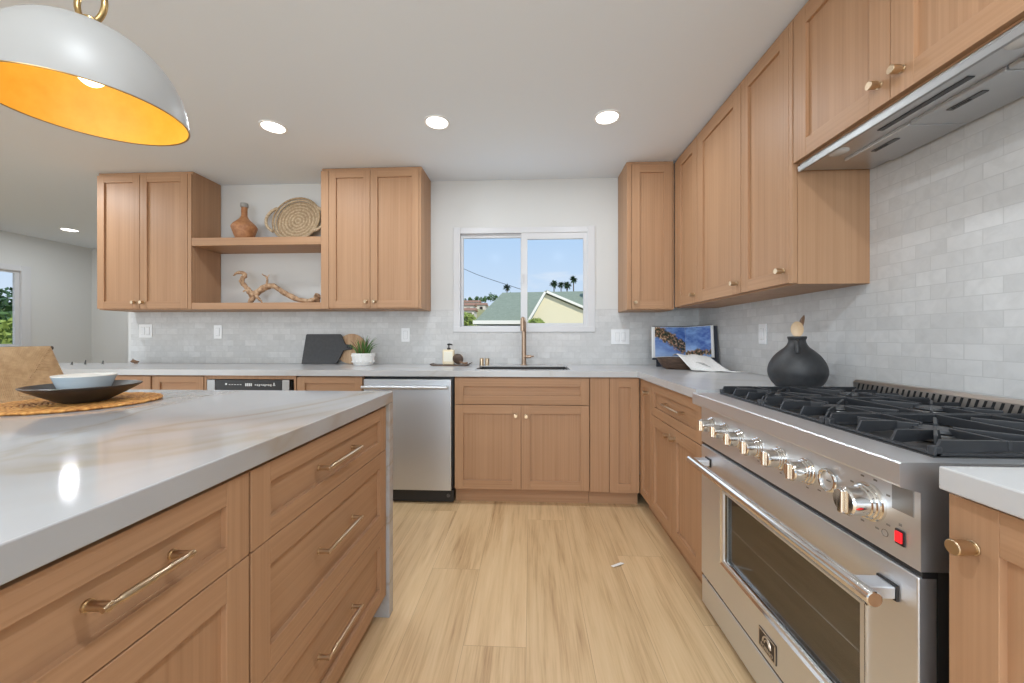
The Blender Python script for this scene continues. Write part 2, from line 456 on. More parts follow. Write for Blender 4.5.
# ------------------------------------------------------------------ mesh builder
class MB:
    def __init__(s, T=None):
        s.v, s.f, s.mi, s.sm, s.T = [], [], [], [], T or Matrix.Identity(4)
    def add(s, vs, fs, m=0, T=None, smooth=False):
        b = len(s.v)
        TT = s.T @ T if T is not None else s.T
        s.v += [TT @ Vector(p) for p in vs]
        s.f += [[i + b for i in f] for f in fs]
        s.mi += [m] * len(fs)
        s.sm += [smooth] * len(fs)
        return s
    def box(s, x0, x1, y0, y1, z0, z1, m=0, bev=0.0, T=None, seg=2):
        x0, x1 = min(x0, x1), max(x0, x1)
        y0, y1 = min(y0, y1), max(y0, y1)
        z0, z1 = min(z0, z1), max(z0, z1)
        if bev <= 0:
            vs = [(x, y, z) for x in (x0, x1) for y in (y0, y1) for z in (z0, z1)]
            fs = [(0, 1, 3, 2), (4, 6, 7, 5), (0, 4, 5, 1), (2, 3, 7, 6), (0, 2, 6, 4), (1, 5, 7, 3)]
            return s.add(vs, fs, m, T)
        bm = bmesh.new()
        bmesh.ops.create_cube(bm, size=1)
        bmesh.ops.scale(bm, vec=(x1 - x0, y1 - y0, z1 - z0), verts=bm.verts)
        bmesh.ops.translate(bm, vec=((x0 + x1) / 2, (y0 + y1) / 2, (z0 + z1) / 2), verts=bm.verts)
        bmesh.ops.bevel(bm, geom=bm.edges[:], offset=min(bev, (x1 - x0) * .45, (y1 - y0) * .45, (z1 - z0) * .45), segments=seg, affect='EDGES', profile=0.5)
        bm.verts.index_update()
        vs = [v.co[:] for v in bm.verts]
        fs = [[v.index for v in f.verts] for f in bm.faces]
        bm.free()
        return s.add(vs, fs, m, T)
    def tube(s, path, r, seg=12, m=0, closed=False, T=None, flat=1.0):
        P = [Vector(p) for p in path]
        n = len(P)
        R = r if isinstance(r, (list, tuple)) else [r] * n
        vs, fs = [], []
        prev = None
        for i in range(n):
            a = P[(i - 1) % n] if (closed or i > 0) else P[i]
            b = P[(i + 1) % n] if (closed or i < n - 1) else P[i]
            d = (b - a).normalized()
            if prev is None:
                up = Vector((0, 0, 1)) if abs(d.z) < 0.9 else Vector((1, 0, 0))
                x = d.cross(up).normalized()
            else:
                x = (prev - d * prev.dot(d)).normalized()
            prev = x
            y = d.cross(x)
            for k in range(seg):
                t = 2 * PI * k / seg
                vs.append(P[i] + x * math.cos(t) * R[i] + y * math.sin(t) * R[i] * flat)
        rng = n if closed else n - 1
        for i in range(rng):
            j = (i + 1) % n
            for k in range(seg):
                l = (k + 1) % seg
                fs.append((i * seg + k, j * seg + k, j * seg + l, i * seg + l))
        if not closed:
            fs.append(tuple(range(seg)))
            fs.append(tuple(range((n - 1) * seg, n * seg))[::-1])
        return s.add(vs, fs, m, T, True)
    def cyl(s, a, b, r, seg=20, m=0, T=None, bev=0.0):
        a, b = Vector(a), Vector(b)
        if bev > 0:
            d = (b - a).normalized()
            return s.tube([a, a + d * 1e-5, a + d * bev, b - d * bev, b - d * 1e-5, b], [r - bev, r - bev, r, r, r - bev, r - bev], seg, m, T=T)
        return s.tube([a, b], r, seg, m, T=T)
    def lathe(s, prof, c=(0, 0, 0), seg=40, m=0, T=None, sx=1.0, sy=1.0, cap=False):
        vs, fs = [], []
        n = len(prof)
        for r, z in prof:
            for k in range(seg):
                t = 2 * PI * k / seg
                vs.append((c[0] + r * math.cos(t) * sx, c[1] + r * math.sin(t) * sy, c[2] + z))
        for i in range(n - 1):
            for k in range(seg):
                l = (k + 1) % seg
                fs.append((i * seg + k, i * seg + l, (i + 1) * seg + l, (i + 1) * seg + k))
        if cap and prof[0][0] > 1e-6:
            fs.append(tuple(range(seg))[::-1])
        if cap and prof[-1][0] > 1e-6:
            fs.append(tuple(range((n - 1) * seg, n * seg)))
        return s.add(vs, fs, m, T, True)
    def prism(s, poly, axis, a, b, m=0, T=None):
        """polygon in the two other axes, extruded along axis from a to b"""
        def P(u, v, w):
            return {'x': (w, u, v), 'y': (u, w, v), 'z': (u, v, w)}[axis]
        n = len(poly)
        vs = [P(u, v, a) for u, v in poly] + [P(u, v, b) for u, v in poly]
        fs = [tuple(range(n)), tuple(range(n, 2 * n))[::-1]]
        fs += [(i, i + n, (i + 1) % n + n, (i + 1) % n) for i in range(n)]
        return s.add(vs, fs, m, T)
    def ball(s, c, r, seg=14, rings=8, m=0, T=None):
        r = r if isinstance(r, (tuple, list)) else (r, r, r)
        vs, fs = [], []
        for i in range(rings + 1):
            a = PI * i / rings
            for k in range(seg):
                t = 2 * PI * k / seg
                vs.append((c[0] + r[0] * math.sin(a) * math.cos(t), c[1] + r[1] * math.sin(a) * math.sin(t), c[2] - r[2] * math.cos(a)))
        for i in range(rings):
            for k in range(seg):
                l = (k + 1) % seg
                fs.append((i * seg + k, i * seg + l, (i + 1) * seg + l, (i + 1) * seg + k))
        return s.add(vs, fs, m, T, True)
    def build(s, name, mats, parent=None, loc=None, sharp=35):
        me = bpy.data.meshes.new(name)
        base = Vector(loc) if loc is not None else (parent['_w'] if False else Vector((0, 0, 0)))
        if parent is not None:
            base = world_of(parent)
        me.from_pydata([tuple(p - base) for p in s.v], [], s.f)
        if not isinstance(mats, (list, tuple)):
            mats = [mats]
        for mm in mats:
            me.materials.append(mm)
        me.polygons.foreach_set('material_index', s.mi)
        me.polygons.foreach_set('use_smooth', s.sm)
        bm = bmesh.new()
        bm.from_mesh(me)
        bmesh.ops.remove_doubles(bm, verts=bm.verts, dist=1e-6)
        bmesh.ops.recalc_face_normals(bm, faces=bm.faces)
        bm.to_mesh(me)
        bm.free()
        keep = [p.use_smooth for p in me.polygons]
        me.set_sharp_from_angle(angle=math.radians(sharp))
        me.polygons.foreach_set('use_smooth', keep)
        me.update()
        o = bpy.data.objects.new(name, me)
        COL.objects.link(o)
        if parent is not None:
            o.parent = parent
            WORLD[o.name] = base
        else:
            o.location = base
            WORLD[o.name] = base
        return o

WORLD = {}
def world_of(o):
    return WORLD[o.name]

def tag(o, label=None, cat=None, group=None, kind=None):
    if label:
        o['label'] = label
    if cat:
        o['category'] = cat
    if group:
        o['group'] = group
    if kind:
        o['kind'] = kind
    return o

def thing(name, label, cat, loc=(0, 0, 0), group=None, kind=None):
    o = bpy.data.objects.new(name, None)
    o.empty_display_size = 0.05
    o.location = loc
    COL.objects.link(o)
    WORLD[o.name] = Vector(loc)
    return tag(o, label, cat, group, kind)

def frame(x, y, side):
    """local x along a front, local y into the cabinet, z up"""
    if side == 'back':
        return Matrix.Translation((x, y, 0))
    if side == 'right':      # faces -X, local x runs toward the viewer (-Y)
        return Matrix(((0, 1, 0, x), (-1, 0, 0, y), (0, 0, 1, 0), (0, 0, 0, 1)))
    if side == 'island':     # faces +X, local x runs +Y
        return Matrix(((0, -1, 0, x), (1, 0, 0, y), (0, 0, 1, 0), (0, 0, 0, 1)))

# ------------------------------------------------------------------ key planes
YB, YU, YW = 2.586, 2.919, 3.22      # base fronts, upper fronts, wall
XD, XU, XW = 0.735, 1.083, 1.397    # right base fronts, right upper fronts, right wall
XI = -0.583                         # island fronts
CEIL = 2.475
CT = 0.916                          # counter top
UB = 1.373                          # bottom of upper doors

# ------------------------------------------------------------------ room shell
def struct(name, mb, mats, parent=None, label=None):
    o = mb.build(name, mats, parent)
    if parent is None:
        o['kind'] = 'structure'
        o['category'] = name.split('_')[0]
        if label:
            o['label'] = label
    return o

XL, YF, YR = -6.57, 5.41, -3.5
XE = -3.565
struct('floor', MB().box(XL - .15, XE + .14, YR - .15, YF + .15, -0.1, 0).box(XE + .14, XW + .15, YR - .15, YW + .14, -0.1, 0), M['floor'], label='pale oak plank floor running between island and range')
struct('ceiling', MB().box(XL - .15, XE + .14, YR - .15, YF + .15, CEIL, CEIL + 0.12).box(XE + .14, XW + .15, YR - .15, YW + .14, CEIL, CEIL + 0.12), M['ceiling'], label='flat matte off-white kitchen ceiling with recessed lights')
wx0, wx1, wz0, wz1 = -0.652, 0.543, 1.187, 2.075
b = MB()
b.box(XE, wx0, YW, YW + .14, 0, CEIL)
b.box(wx1, XW + .14, YW, YW + .14, 0, CEIL)
b.box(wx0, wx1, YW, YW + .14, 0, wz0)
b.box(wx0, wx1, YW, YW + .14, wz1, CEIL)
wb = struct('wall_back', b, M['white_wall'], label='white kitchen wall behind the sink, tiled below the upper cabinets')
b = MB()
b.box(-3.531, wx0, YW - .008, YW, CT, 1.380)
b.box(wx1, XW - .008, YW - .008, YW, CT, 1.380)
b.box(wx0, wx1, YW - .008, YW, CT, wz0)
struct('tile_backsplash', b, M['tile_x'], wb)
wr = struct('wall_right', MB().box(XW, XW + .14, YR, YW, 0, CEIL), M['white_wall'], label='right wall behind the range, tiled with pale subway tiles')
struct('tile_backsplash', MB().box(XW - .008, XW, -1.2, YW - .008, CT, 1.95), M['tile_y'], wr)
struct('wall_return', MB().box(XE, XE + .14, YW + .14, YF, 0, CEIL), M['white_wall'], label='end wall returning behind the tiled kitchen wall')
struct('wall_far', MB().box(XL, XE, YF, YF + .14, 0, CEIL), M['white_wall'], label='white wall at the far end of the adjoining room')
# left wall with its window opening, plus an unseen one added for the fill light
ly0, ly1, lz0, lz1 = 2.85, 4.71, 0.95, 2.07
b = MB()
b.box(XL - .14, XL, YR, -3.4, 0, CEIL)
b.box(XL - .14, XL, -.5, ly0, 0, CEIL)
b.box(XL - .14, XL, -3.4, -.5, 2.2, CEIL)
b.box(XL - .14, XL, ly1, YF + .14, 0, CEIL)
b.box(XL - .14, XL, ly0, ly1, 0, lz0)
b.box(XL - .14, XL, ly0, ly1, lz1, CEIL)
struct('wall_left', b, M['white_wall'], label='white left wall with a window looking out on trees')
# rear wall with a wide opening to the garden side
b = MB()
b.box(XL - .14, -4.1, YR - .14, YR, 0, CEIL)
b.box(0.9, XW + .14, YR - .14, YR, 0, CEIL)
b.box(-4.1, 0.9, YR - .14, YR, 2.3, CEIL)
struct('wall_rear', b, M['white_wall'], label='rear wall with a wide glazed opening')

# kitchen window
win = thing('window_1', 'white vinyl sliding window above the kitchen sink', 'window', (-0.05, YW, wz0), kind='structure')
b = MB()
y0, y1 = YW - .012, YW + .062
b.box(wx0, wx0 + .060, y0, y1, wz0, wz1, bev=.003)
b.box(wx1 - .060, wx1, y0 + .002, y1, wz0, wz1, bev=.003)
b.box(wx0, wx1, y0 + .010, y1, wz1 - .050, wz1, bev=.003)
b.box(wx0, wx1, y0 - .004, y1, wz0, wz0 + .046, bev=.003)
b.build('window_frame', M['vinyl'], win)
def sash(x0, x1, z0, z1, ya, yb, ws):
    b = MB()
    l, r_, bo, to = ws
    b.box(x0, x0 + l, ya, yb, z0, z1, bev=.002)
    b.box(x1 - r_, x1, ya, yb, z0, z1, bev=.002)
    b.box(x0 + l - .002, x1 - r_ + .002, ya + .001, yb, z0, z0 + bo, bev=.002)
    b.box(x0 + l - .002, x1 - r_ + .002, ya + .001, yb, z1 - to, z1, bev=.002)
    o = b.build('sash', M['vinyl'], win)
    MB().box(x0 + l - .005, x1 - r_ + .005, (ya + yb) / 2 - .002, (ya + yb) / 2 + .002, z0 + bo - .005, z1 - to + .005).build('pane', M['glass'], o)
sash(wx0 + .050, -.040, wz0 + .036, wz1 - .040, YW + .032, YW + .058, (.030, .040, .018, .040))
sash(-.074, wx1 - .050, wz0 + .036, wz1 - .040, YW + .004, YW + .030, (.052, .045, .040, .062))
MB().box(-.066, -.054, YW - .010, YW + .006, 1.60, 1.68, bev=.003).build('latch', M['vinyl'], win)

# left window
w2 = thing('window_2', 'white framed window on the left wall of the adjoining room', 'window', (XL, 3.8, lz0), kind='structure')
b = MB()
for q in ((ly0, ly0 + .09, lz0, lz1), (ly1 - .095, ly1, lz0, lz1), (ly0 + .09, ly1 - .095, lz0, lz0 + .09), (ly0 + .09, ly1 - .095, lz1 - .075, lz1)):
    b.box(XL - .055, XL + .012, q[0], q[1], q[2], q[3], bev=.004)
b.build('window_frame', M['vinyl'], w2)
b = MB()
for q in ((ly0 + .08, ly0 + .12, lz0 + .08, lz1 - .07), (ly1 - .140, ly1 - .08, lz0 + .08, lz1 - .07), (ly0 + .12, ly1 - .14, lz0 + .08, lz0 + .11), (ly0 + .12, ly1 - .14, lz1 - .10, lz1 - .07), (3.70, 3.76, lz0 + .08, lz1 - .07)):
    b.box(XL - .050, XL - .020, q[0], q[1], q[2], q[3], bev=.003)
s2 = b.build('sash', M['vinyl'], w2)
MB().box(XL - .037, XL - .033, ly0 + .09, ly1 - .09, lz0 + .09, lz1 - .08).build('pane', M['glass'], s2)

# ------------------------------------------------------------------ cabinet kit
def shaker(T, u0, u1, z0, z1, gh, st=.060, rail=None, t=.02):
    """shaker front: two upright stiles, two rails, recessed panel (slot 0 upright grain, 1 along)"""
    rail = rail or st
    b = MB(T)
    r = .0012
    b.box(u0, u0 + st, 0, t, z0, z1, 0, r)
    b.box(u1 - st, u1, 0, t, z0, z1, 0, r)
    b.box(u0 + st, u1 - st, 0, t, z1 - rail, z1, 1, r)
    b.box(u0 + st, u1 - st, 0, t, z0, z0 + rail, 1, r)
    b.box(u0 + st - .004, u1 - st + .004, .0125, .0185, z0 + rail - .004, z1 - rail + .004, 0 if (z1 - z0) > (u1 - u0) * .62 else 1)
    return b, [WV, gh]

def knob_mb(T, u, z):
    b = MB(T)
    b.cyl((u, 0, z), (u, -.003, z), .0115, 24, bev=.0008)
    b.cyl((u, -.002, z), (u, -.014, z), .0085, 20)
    b.cyl((u, -.010, z), (u, -.034, z), .0125, 28, bev=.0012)
    return b

def pull_mb(T, u, z, L, t=.006):
    b = MB(T)
    for s in (-1, 1):
        x = u + s * (L / 2 - .008)
        b.cyl((x, 0, z), (x, -.034, z), .0065, 18, bev=.001)
        b.cyl((x, -.0, z), (x, -.003, z), .0085, 18)
    b.cyl((u - L / 2, -.031, z), (u + L / 2, -.031, z), .0042, 14)
    # knurled grip
    n, seg = 26, 12
    for k in range(2):
        pass
    b.tube([(u - L / 2 + .020, -.031, z), (u - L / 2 + .026, -.031, z), (u + L / 2 - .026, -.031, z), (u + L / 2 - .020, -.031, z)], [.0042, t, t, .0042], 10)
    return b

def cabinet(name, label, cat, group, T, u0, u1, z0, z1, depth, fronts, gh, toe=0.0, hw=None, kickback=.06, front_in=.021):
    c = T @ Vector(((u0 + u1) / 2, depth / 2, 0 if toe else z0))
    root = thing(name, label, cat, c, group)
    b = MB(T)
    b.box(u0, u1, front_in, depth, z0, z1, 0, .0008)
    b.build('carcass', WV, root)
    if toe:
        MB(T).box(u0, u1, kickback, depth - .02, 0, z0, 0).build('toe_kick', gh, root)
    for f in fronts:
        kind, a, bb, c0, c1 = f[:5]
        st = f[5].get('st', .060) if len(f) > 5 else .060
        rail = f[5].get('rail') if len(f) > 5 else None
        if kind == 'slab':
            o = MB(T).box(a, bb, 0, .02, c0, c1, 0, .0012).build('filler', WV, root)
            continue
        m_, mats = shaker(T, a, bb, c0, c1, gh, st, rail)
        nm = {'door': 'door', 'drawer': 'drawer_front', 'panel': 'false_front'}[kind]
        o = m_.build(nm, mats, root)
        if len(f) > 5:
            h = f[5]
            if 'knob' in h:
                knob_mb(T, *h['knob']).build('knob', M['brass'], o)
            if 'pull' in h:
                pull_mb(T, *h['pull']).build('pull', M['brass'], o)
    return root

G = .0018
TB = frame(0, YB, 'back')
TU = frame(0, YU, 'back')
GB = 'oak base cabinets under the window wall counter'
BZ0, BZ1 = .105, .876
DT, DB = .866, .107
# back run
cabinet('base_cabinet', 'oak base cabinet front at the far left end of the back counter', 'cabinet', GB, TB, -3.30, -2.694, BZ0, BZ1, .60,
        [('drawer', -3.298 + G, -2.696 - G, .70, DT, {'st': .055, 'rail': .045}), ('door', -3.298 + G, -2.696 - G, DB, .697)], WX, 1)
cabinet('base_cabinet', 'narrow oak cabinet beside the built-in microwave drawer, left of it', 'cabinet', GB, TB, -2.688, -2.302, BZ0, BZ1, .60,
        [('drawer', -2.685, -2.306, .70, DT, {'st': .055, 'rail': .045}), ('door', -2.685, -2.306, DB, .697)], WX, 1)
# microwave drawer cabinet and appliance
mc = thing('microwave_cabinet', 'oak cabinet housing the built-in microwave drawer', 'cabinet', (-1.96, YB + .3, 0), GB)
b = MB(TB)
b.box(-2.300, -2.284, .002, .6, BZ0, BZ1)
b.box(-1.648, -1.632, .002, .6, BZ0, BZ1)
b.box(-2.284, -1.648, .004, .6, .848, BZ1)
b.box(-2.284, -1.648, .021, .6, BZ0, .44)
b.build('carcass', WV, mc)
MB(TB).box(-2.300, -1.632, .06, .58, 0, BZ0).build('toe_kick', WX, mc)
sh, mm = shaker(TB, -2.282, -1.650, DB, .436, WX)
sh.build('drawer_front', mm, mc)
mw = thing('built_in_microwave', 'built-in steel microwave drawer with black control strip under counter', 'microwave', (-1.97, YB + .25, .445))
MB(TB).box(-2.277, -1.674, .02, .55, .45, .832).build('body', M['dark_steel'], mw)
b = MB(TB)
b.box(-2.274, -2.216, -.006, .02, .73, .844, 0, .002)
b.box(-1.729, -1.676, -.006, .02, .73, .844, 0, .002)
b.box(-2.274, -1.676, -.012, .02, .45, .726, 0, .004)
b.build('drawer_face', M['steel_plate'], mw)
cp = MB(TB).box(-2.214, -1.731, -.005, .018, .73, .844, 0, .002).build('control_panel', M['black'], mw)
b = MB(TB)
for i, x in enumerate((-2.14, -2.115, -2.095, -2.075, -2.055, -2.035)):
    b.box(x, x + .012, -.0065, -.004, .808, .812 + (.008 if i == 0 else 0))
for i in range(4):
    b.box(-1.995 + i * .013, -1.986 + i * .013, -.0065, -.004, .800, .820)
for i in range(9):
    b.box(-1.925 + i * .014, -1.918 + i * .014, -.0065, -.004, .805 - (i % 3) * .003, .813)
b.box(-1.795, -1.778, -.0065, -.004, .804, .810)
b.box(-1.790, -1.783, -.0065, -.004, .802, .824)
b.build('display_marks', M['white_mark'], cp)
cabinet('base_cabinet', 'oak cabinet between the microwave drawer and the dishwasher', 'cabinet', GB, TB, -1.628, -1.157, BZ0, BZ1, .60,
        [('drawer', -1.625, -1.160, .70, DT, {'st': .055, 'rail': .045}), ('door', -1.625, -1.160, DB, .697)], WX, 1)
# dishwasher
dw = thing('dishwasher', 'stainless steel dishwasher with bar handle left of the sink cabinet', 'dishwasher', (-.834, YB + .3, 0))
b = MB(TB)
b.box(-1.150, -.528, .022, .58, .10, .868)
b.build('body', M['black'], dw)
MB(TB).box(-1.145, -.537, -.012, .022, .095, .854, 0, .004).build('door', M['steel_z'], dw)
b = MB(TB)
b.cyl((-1.142, -.058, .804), (-.552, -.058, .804), .0115, 20, bev=.002)
for x in (-1.10, -.60):
    b.box(x - .012, x + .012, -.058, -.010, .798, .810, 0, .002)
b.build('handle', M['steel_z'], dw)
b = MB(TB)
b.box(-1.145, -.525, .010, .05, .012, .092)
b.build('toe_panel', M['black'], dw)
MB(TB).cyl((-.56, .011, .055), (-.56, .004, .055), .012, 16).build('foot', M['dark_steel'], dw)
# sink cabinet
cabinet('sink_cabinet', 'wide oak sink cabinet with two knobbed doors below the window', 'cabinet', GB, TB, -.518, .402, BZ0, BZ1, .60,
        [('panel', -.515, .399, .686, DT), ('door', -.515, -.0620, DB, .681, {'knob': (-.096, .613)}), ('door', -.0590, .399, DB, .681, {'knob': (-.026, .609)})], WX, 1)
# filler and blind corner door
cabinet('corner_cabinet', 'plain oak filler and corner cabinet leaf right of the sink cabinet', 'cabinet', GB, TB, .404, .734, BZ0, BZ1, .60,
        [('slab', .404, .531, .102, .868), ('door', .534, .731, .098, .868)], WX, 1)
# right run
TR = frame(XD, 0, 'right')     # local u = -Y
GRB = 'oak base cabinets along the range wall'
cabinet('corner_cabinet', 'narrow oak corner cabinet leaf with brass knob facing the aisle', 'cabinet', GRB, TR, -2.585, -2.357, BZ0, BZ1, .62,
        [('door', -2.582, -2.359, .102, DT, {'st': .05, 'knob': (-2.415, .795)})], WY, 1, kickback=.06)
cabinet('base_cabinet', 'oak cabinet with one drawer over two knobbed doors, left of range', 'cabinet', GRB, TR, -2.354, -1.668, BZ0, BZ1, .62,
        [('drawer', -2.352, -1.670, .676, DT, {'st': .055, 'rail': .05, 'pull': (-1.975, .778, .25)}),
         ('door', -2.352, -2.014, .102, .672, {'knob': (-2.046, .622)}), ('door', -2.011, -1.670, .102, .672, {'knob': (-1.975, .622)})], WY, 1)
cabinet('base_cabinet', 'oak base cabinet with a brass knob just right of the range', 'cabinet', GRB, TR, -.706, -.11, BZ0, BZ1, .62,
        [('door', -.705, -.112, .102, .866, {'st': .072, 'knob': (-.668, .790)})], WY, 1)

# ------------------------------------------------------------------ worktops
X_RC, Y_BC = XD - .025, YB - .027
wt = thing('countertop', 'white quartz worktop running under the window and round the corner', 'countertop', (-1.2, 3.1, BZ1))
sx0, sx1, sy0, sy1 = -.386, .282, 2.672, 3.02
b = MB()
b.box(-4.25, sx0, Y_BC, YW - .008, BZ1, CT)
b.box(sx1, X_RC, Y_BC, YW - .008, BZ1, CT)
b.box(sx0, sx1, Y_BC, sy0, BZ1, CT)
b.box(sx0, sx1, sy1, YW - .008, BZ1, CT)
b.box(X_RC, XW - .008, 1.668, YW - .008, BZ1, CT)
b.build('slab', M['quartz'], wt)
struct('wall_low', MB().box(-4.25, -3.58, 2.80, 3.18, 0.0, BZ1 - .001), M['white_wall'], label='low white wall carrying the far left end of the counter')
sk = thing('sink', 'dark undermount steel sink set in the counter below the window', 'sink', (-.05, 2.84, .68))
b = MB()
for q in ((sx0 + .001, sx1 - .001, sy0 + .001, sy0 + .012, .69, CT - .006), (sx0 + .001, sx1 - .001, sy1 - .012, sy1 - .001, .69, CT - .006), (sx0 + .001, sx0 + .012, sy0, sy1, .69, CT - .006), (sx1 - .012, sx1 - .001, sy0, sy1, .69, CT - .006), (sx0, sx1, sy0, sy1, .68, .70)):
    b.box(*q)
b.build('basin', M['black'], sk)
MB().lathe([(.045, 0), (.05, .003), (.02, .004), (0.0, .001)], (-.05, 2.85, .70), 24).build('drain', M['chrome'], sk)
nc = MB().box(X_RC, XW - .008, -.30, .698, BZ1, CT, bev=.003).build('countertop', M['quartz'], loc=(1.07, .5, BZ1))
tag(nc, 'short white quartz worktop on the near right side of range', 'countertop')

# ------------------------------------------------------------------ island
TI = frame(XI, 0, 'island')   # local u = +Y
isl = 'oak cabinets of the kitchen island'
cabinet('island_cabinet', 'island cabinet of three stacked oak drawers with brass pulls', 'cabinet', isl, TI, .769, 1.521, .095, .866, .58,
        [('drawer', .771, 1.518, .689, .860, {'st': .060, 'rail': .045, 'pull': (1.125, .780, .215)}),
         ('drawer', .771, 1.518, .388, .686, {'st': .060, 'rail': .058, 'pull': (1.125, .550, .215)}),
         ('drawer', .771, 1.518, .098, .385, {'st': .060, 'rail': .058, 'pull': (1.125, .258, .215)})], WY, 1)
cabinet('island_cabinet', 'nearest island cabinet with one shallow drawer above an oak door', 'cabinet', isl, TI, .285, .767, .095, .866, .58,
        [('drawer', .288, .765, .689, .860, {'st': .058, 'rail': .045, 'pull': (.534, .786, .135)}),
         ('door', .288, .765, .098, .686, {'st': .058})], WY, 1)
it = thing('island_countertop', 'thick white veined quartz island top with waterfall end', 'countertop', (-1.1, .75, 0))
b = MB()
b.box(-1.775, -.571, -.25, 1.566, .870, CT, bev=.0025)
b.box(-1.775, -.571, 1.523, 1.566, .0, .870, bev=.0025)
b.build('slab', M['island_quartz'], it)
bp = thing('island_back_panel', 'plain oak panel closing the stool side of the island', 'panel', (-1.30, .75, 0))
MB().box(-1.38, -1.17, -.20, 1.52, .0, .869).build('panel', WV, bp)
MB().box(-1.17, -.60, -.20, .283, .0, .869).build('side_panel', WV, bp)

# ------------------------------------------------------------------ upper cabinets
GU = 'oak upper cabinets on the window wall'
DTU = 2.449
def trim(root, T, u0, u1, y=.012):
    MB(T).box(u0, u1, y, y + .02, DTU + .002, CEIL).build('top_filler', WX, root)

def upper(name, label, group, T, u0, u1, depth, fronts, gh, zb=UB - .008):
    r = cabinet(name, label, 'cabinet', group, T, u0, u1, zb, CEIL - .001, depth, fronts, gh)
    MB(T).box(u0, u1, .0175, .0205, DTU + .003, CEIL - .0012).build('top_filler', gh, r)
    return r
upper('upper_cabinet', 'tall two door oak upper cabinet left of the open shelves', GU, TU, -3.502, -2.704, YW - YU - .0085,
      [('door', -3.498, -3.139, UB, DTU, {'knob': (-3.172, 1.422), 'st': .058}), ('door', -3.135, -2.737, UB, DTU, {'knob': (-3.102, 1.422), 'st': .058}), ('slab', -2.733, -2.704, UB - .006, DTU)], WX)
upper('upper_cabinet', 'tall two door oak upper cabinet left of the sink window', GU, TU, -1.641, -.845, YW - YU - .0085,
      [('slab', -1.641, -1.580, UB - .006, DTU), ('door', -1.577, -1.250, UB, DTU, {'knob': (-1.276, 1.420), 'st': .056}), ('door', -1.246, -.863, UB, DTU, {'knob': (-1.208, 1.420), 'st': .056}), ('slab', -.860, -.845, UB - .006, DTU)], WX)
upper('upper_cabinet', 'narrow single door oak upper cabinet right of the window', GU, TU, .732, 1.081, YW - YU - .0085,
      [('slab', .732, .765, UB - .020, DTU), ('door', .768, 1.067, UB - .016, DTU, {'knob': (.792, 1.405), 'st': .062}), ('slab', 1.070, 1.080, UB - .016, DTU)], WX, UB - .024)
TRU = frame(XU, 0, 'right')
GR = 'oak upper cabinets on the range wall'
UD = XW - XU - .0085
upper('upper_cabinet', 'narrow oak upper cabinet tucked in the corner of the range wall', GR, TRU, -2.918, -2.531, UD,
      [('slab', -2.910, -2.874, UB - .008, DTU), ('door', -2.871, -2.533, UB - .004, DTU, {'knob': (-2.568, 1.424), 'st': .07})], WY, UB - .012)
upper('upper_cabinet', 'middle oak upper cabinet between corner cabinet and end cabinet by hood', GR, TRU, -2.529, -2.015, UD,
      [('door', -2.527, -2.017, UB - .004, DTU, {'knob': (-2.055, 1.424), 'st': .075})], WY, UB - .012)
upper('upper_cabinet', 'oak upper cabinet with exposed side panel next to the range hood', GR, TRU, -2.013, -1.626, UD,
      [('door', -2.011, -1.652, UB - .004, DTU, {'knob': (-1.685, 1.424), 'st': .06}), ('slab', -1.650, -1.628, UB - .008, DTU)], WY, UB - .012)
hc = upper('hood_cabinet', 'wide two door oak cabinet above the range hood', GR, TRU, -1.624, -.755, UD,
           [('door', -1.622, -1.202, 1.856, DTU, {'knob': (-1.235, 1.922), 'st': .070}), ('door', -1.199, -.757, 1.856, DTU, {'knob': (-1.163, 1.922), 'st': .070})], WY, 1.851)

# light rails below the right uppers
GS = 'oak shelf boards between the two upper cabinets'
sh1 = MB().box(-2.703, -1.642, YU + .002, YW - .002, 1.874, 1.937, 0, .0015).build('wall_shelf', WX, loc=(-2.17, 3.07, 1.874))
tag(sh1, 'upper oak wall shelf carrying the clay vase and round tray', 'shelf', GS)
sh2 = MB().box(-2.703, -1.642, YU + .002, YW - .0085, 1.365, 1.418, 0, .0015).build('wall_shelf', WX, loc=(-2.17, 3.07, 1.365))
tag(sh2, 'lower oak wall shelf carrying the driftwood branch', 'shelf', GS)

# ------------------------------------------------------------------ range hood insert
hd = thing('range_hood', 'stainless built-in range hood under the oak hood cabinet', 'range hood', (1.24, 1.19, 1.78))
b = MB()
hy0, hy1 = .765, 1.612
b.box(1.102, 1.385, hy0, hy1, 1.822, 1.850, 0, .003)
b.build('body', M['steel_hood'], hd)
MB().box(1.094, 1.104, hy0, hy1, 1.815, 1.838, 0, .002).build('front_lip', M['steel_lip'], hd)
for i, (a, c) in enumerate(((.790, 1.012), (1.016, 1.258), (1.262, 1.510))):
    f = MB().box(1.196, 1.372, a, c, 1.810, 1.823, 0, .003).build('filter', M['steel_hood'], hd)
    yy = (a + c) / 2
    b = MB()
    b.box(1.225, 1.243, yy - .045, yy + .045, 1.807, 1.811, 0, .001)
    b.build('latch', M['dark_steel'], f)
    MB().box(1.228, 1.237, yy - .010, yy + .035, 1.805, 1.808, 0, .0008).build('latch_tab', M['hood_slot'], f)
MB().box(1.142, 1.160, 1.05, 1.31, 1.8195, 1.823, 0).build('control_strip', M['hood_slot'], hd)
for y in (1.455, .925):
    o = MB().lathe([(.0, 0), (.026, 0), (.032, .004), (.032, .008)], (1.132, y, 1.816), 28).build('hood_lamp', M['clearglass'], hd)

# ------------------------------------------------------------------ range
RY = 1.660
TG = frame(.730, RY, 'right')     # u = RY - Y
rg = thing('range', 'stainless steel six burner gas range with single wide oven', 'range', (1.05, 1.204, 0))
Wd = .912
b = MB(TG)
b.box(.004, Wd - .004, .035, .695, .03, .70)
b.build('body', M['dark_steel'], rg)
b = MB(TG)
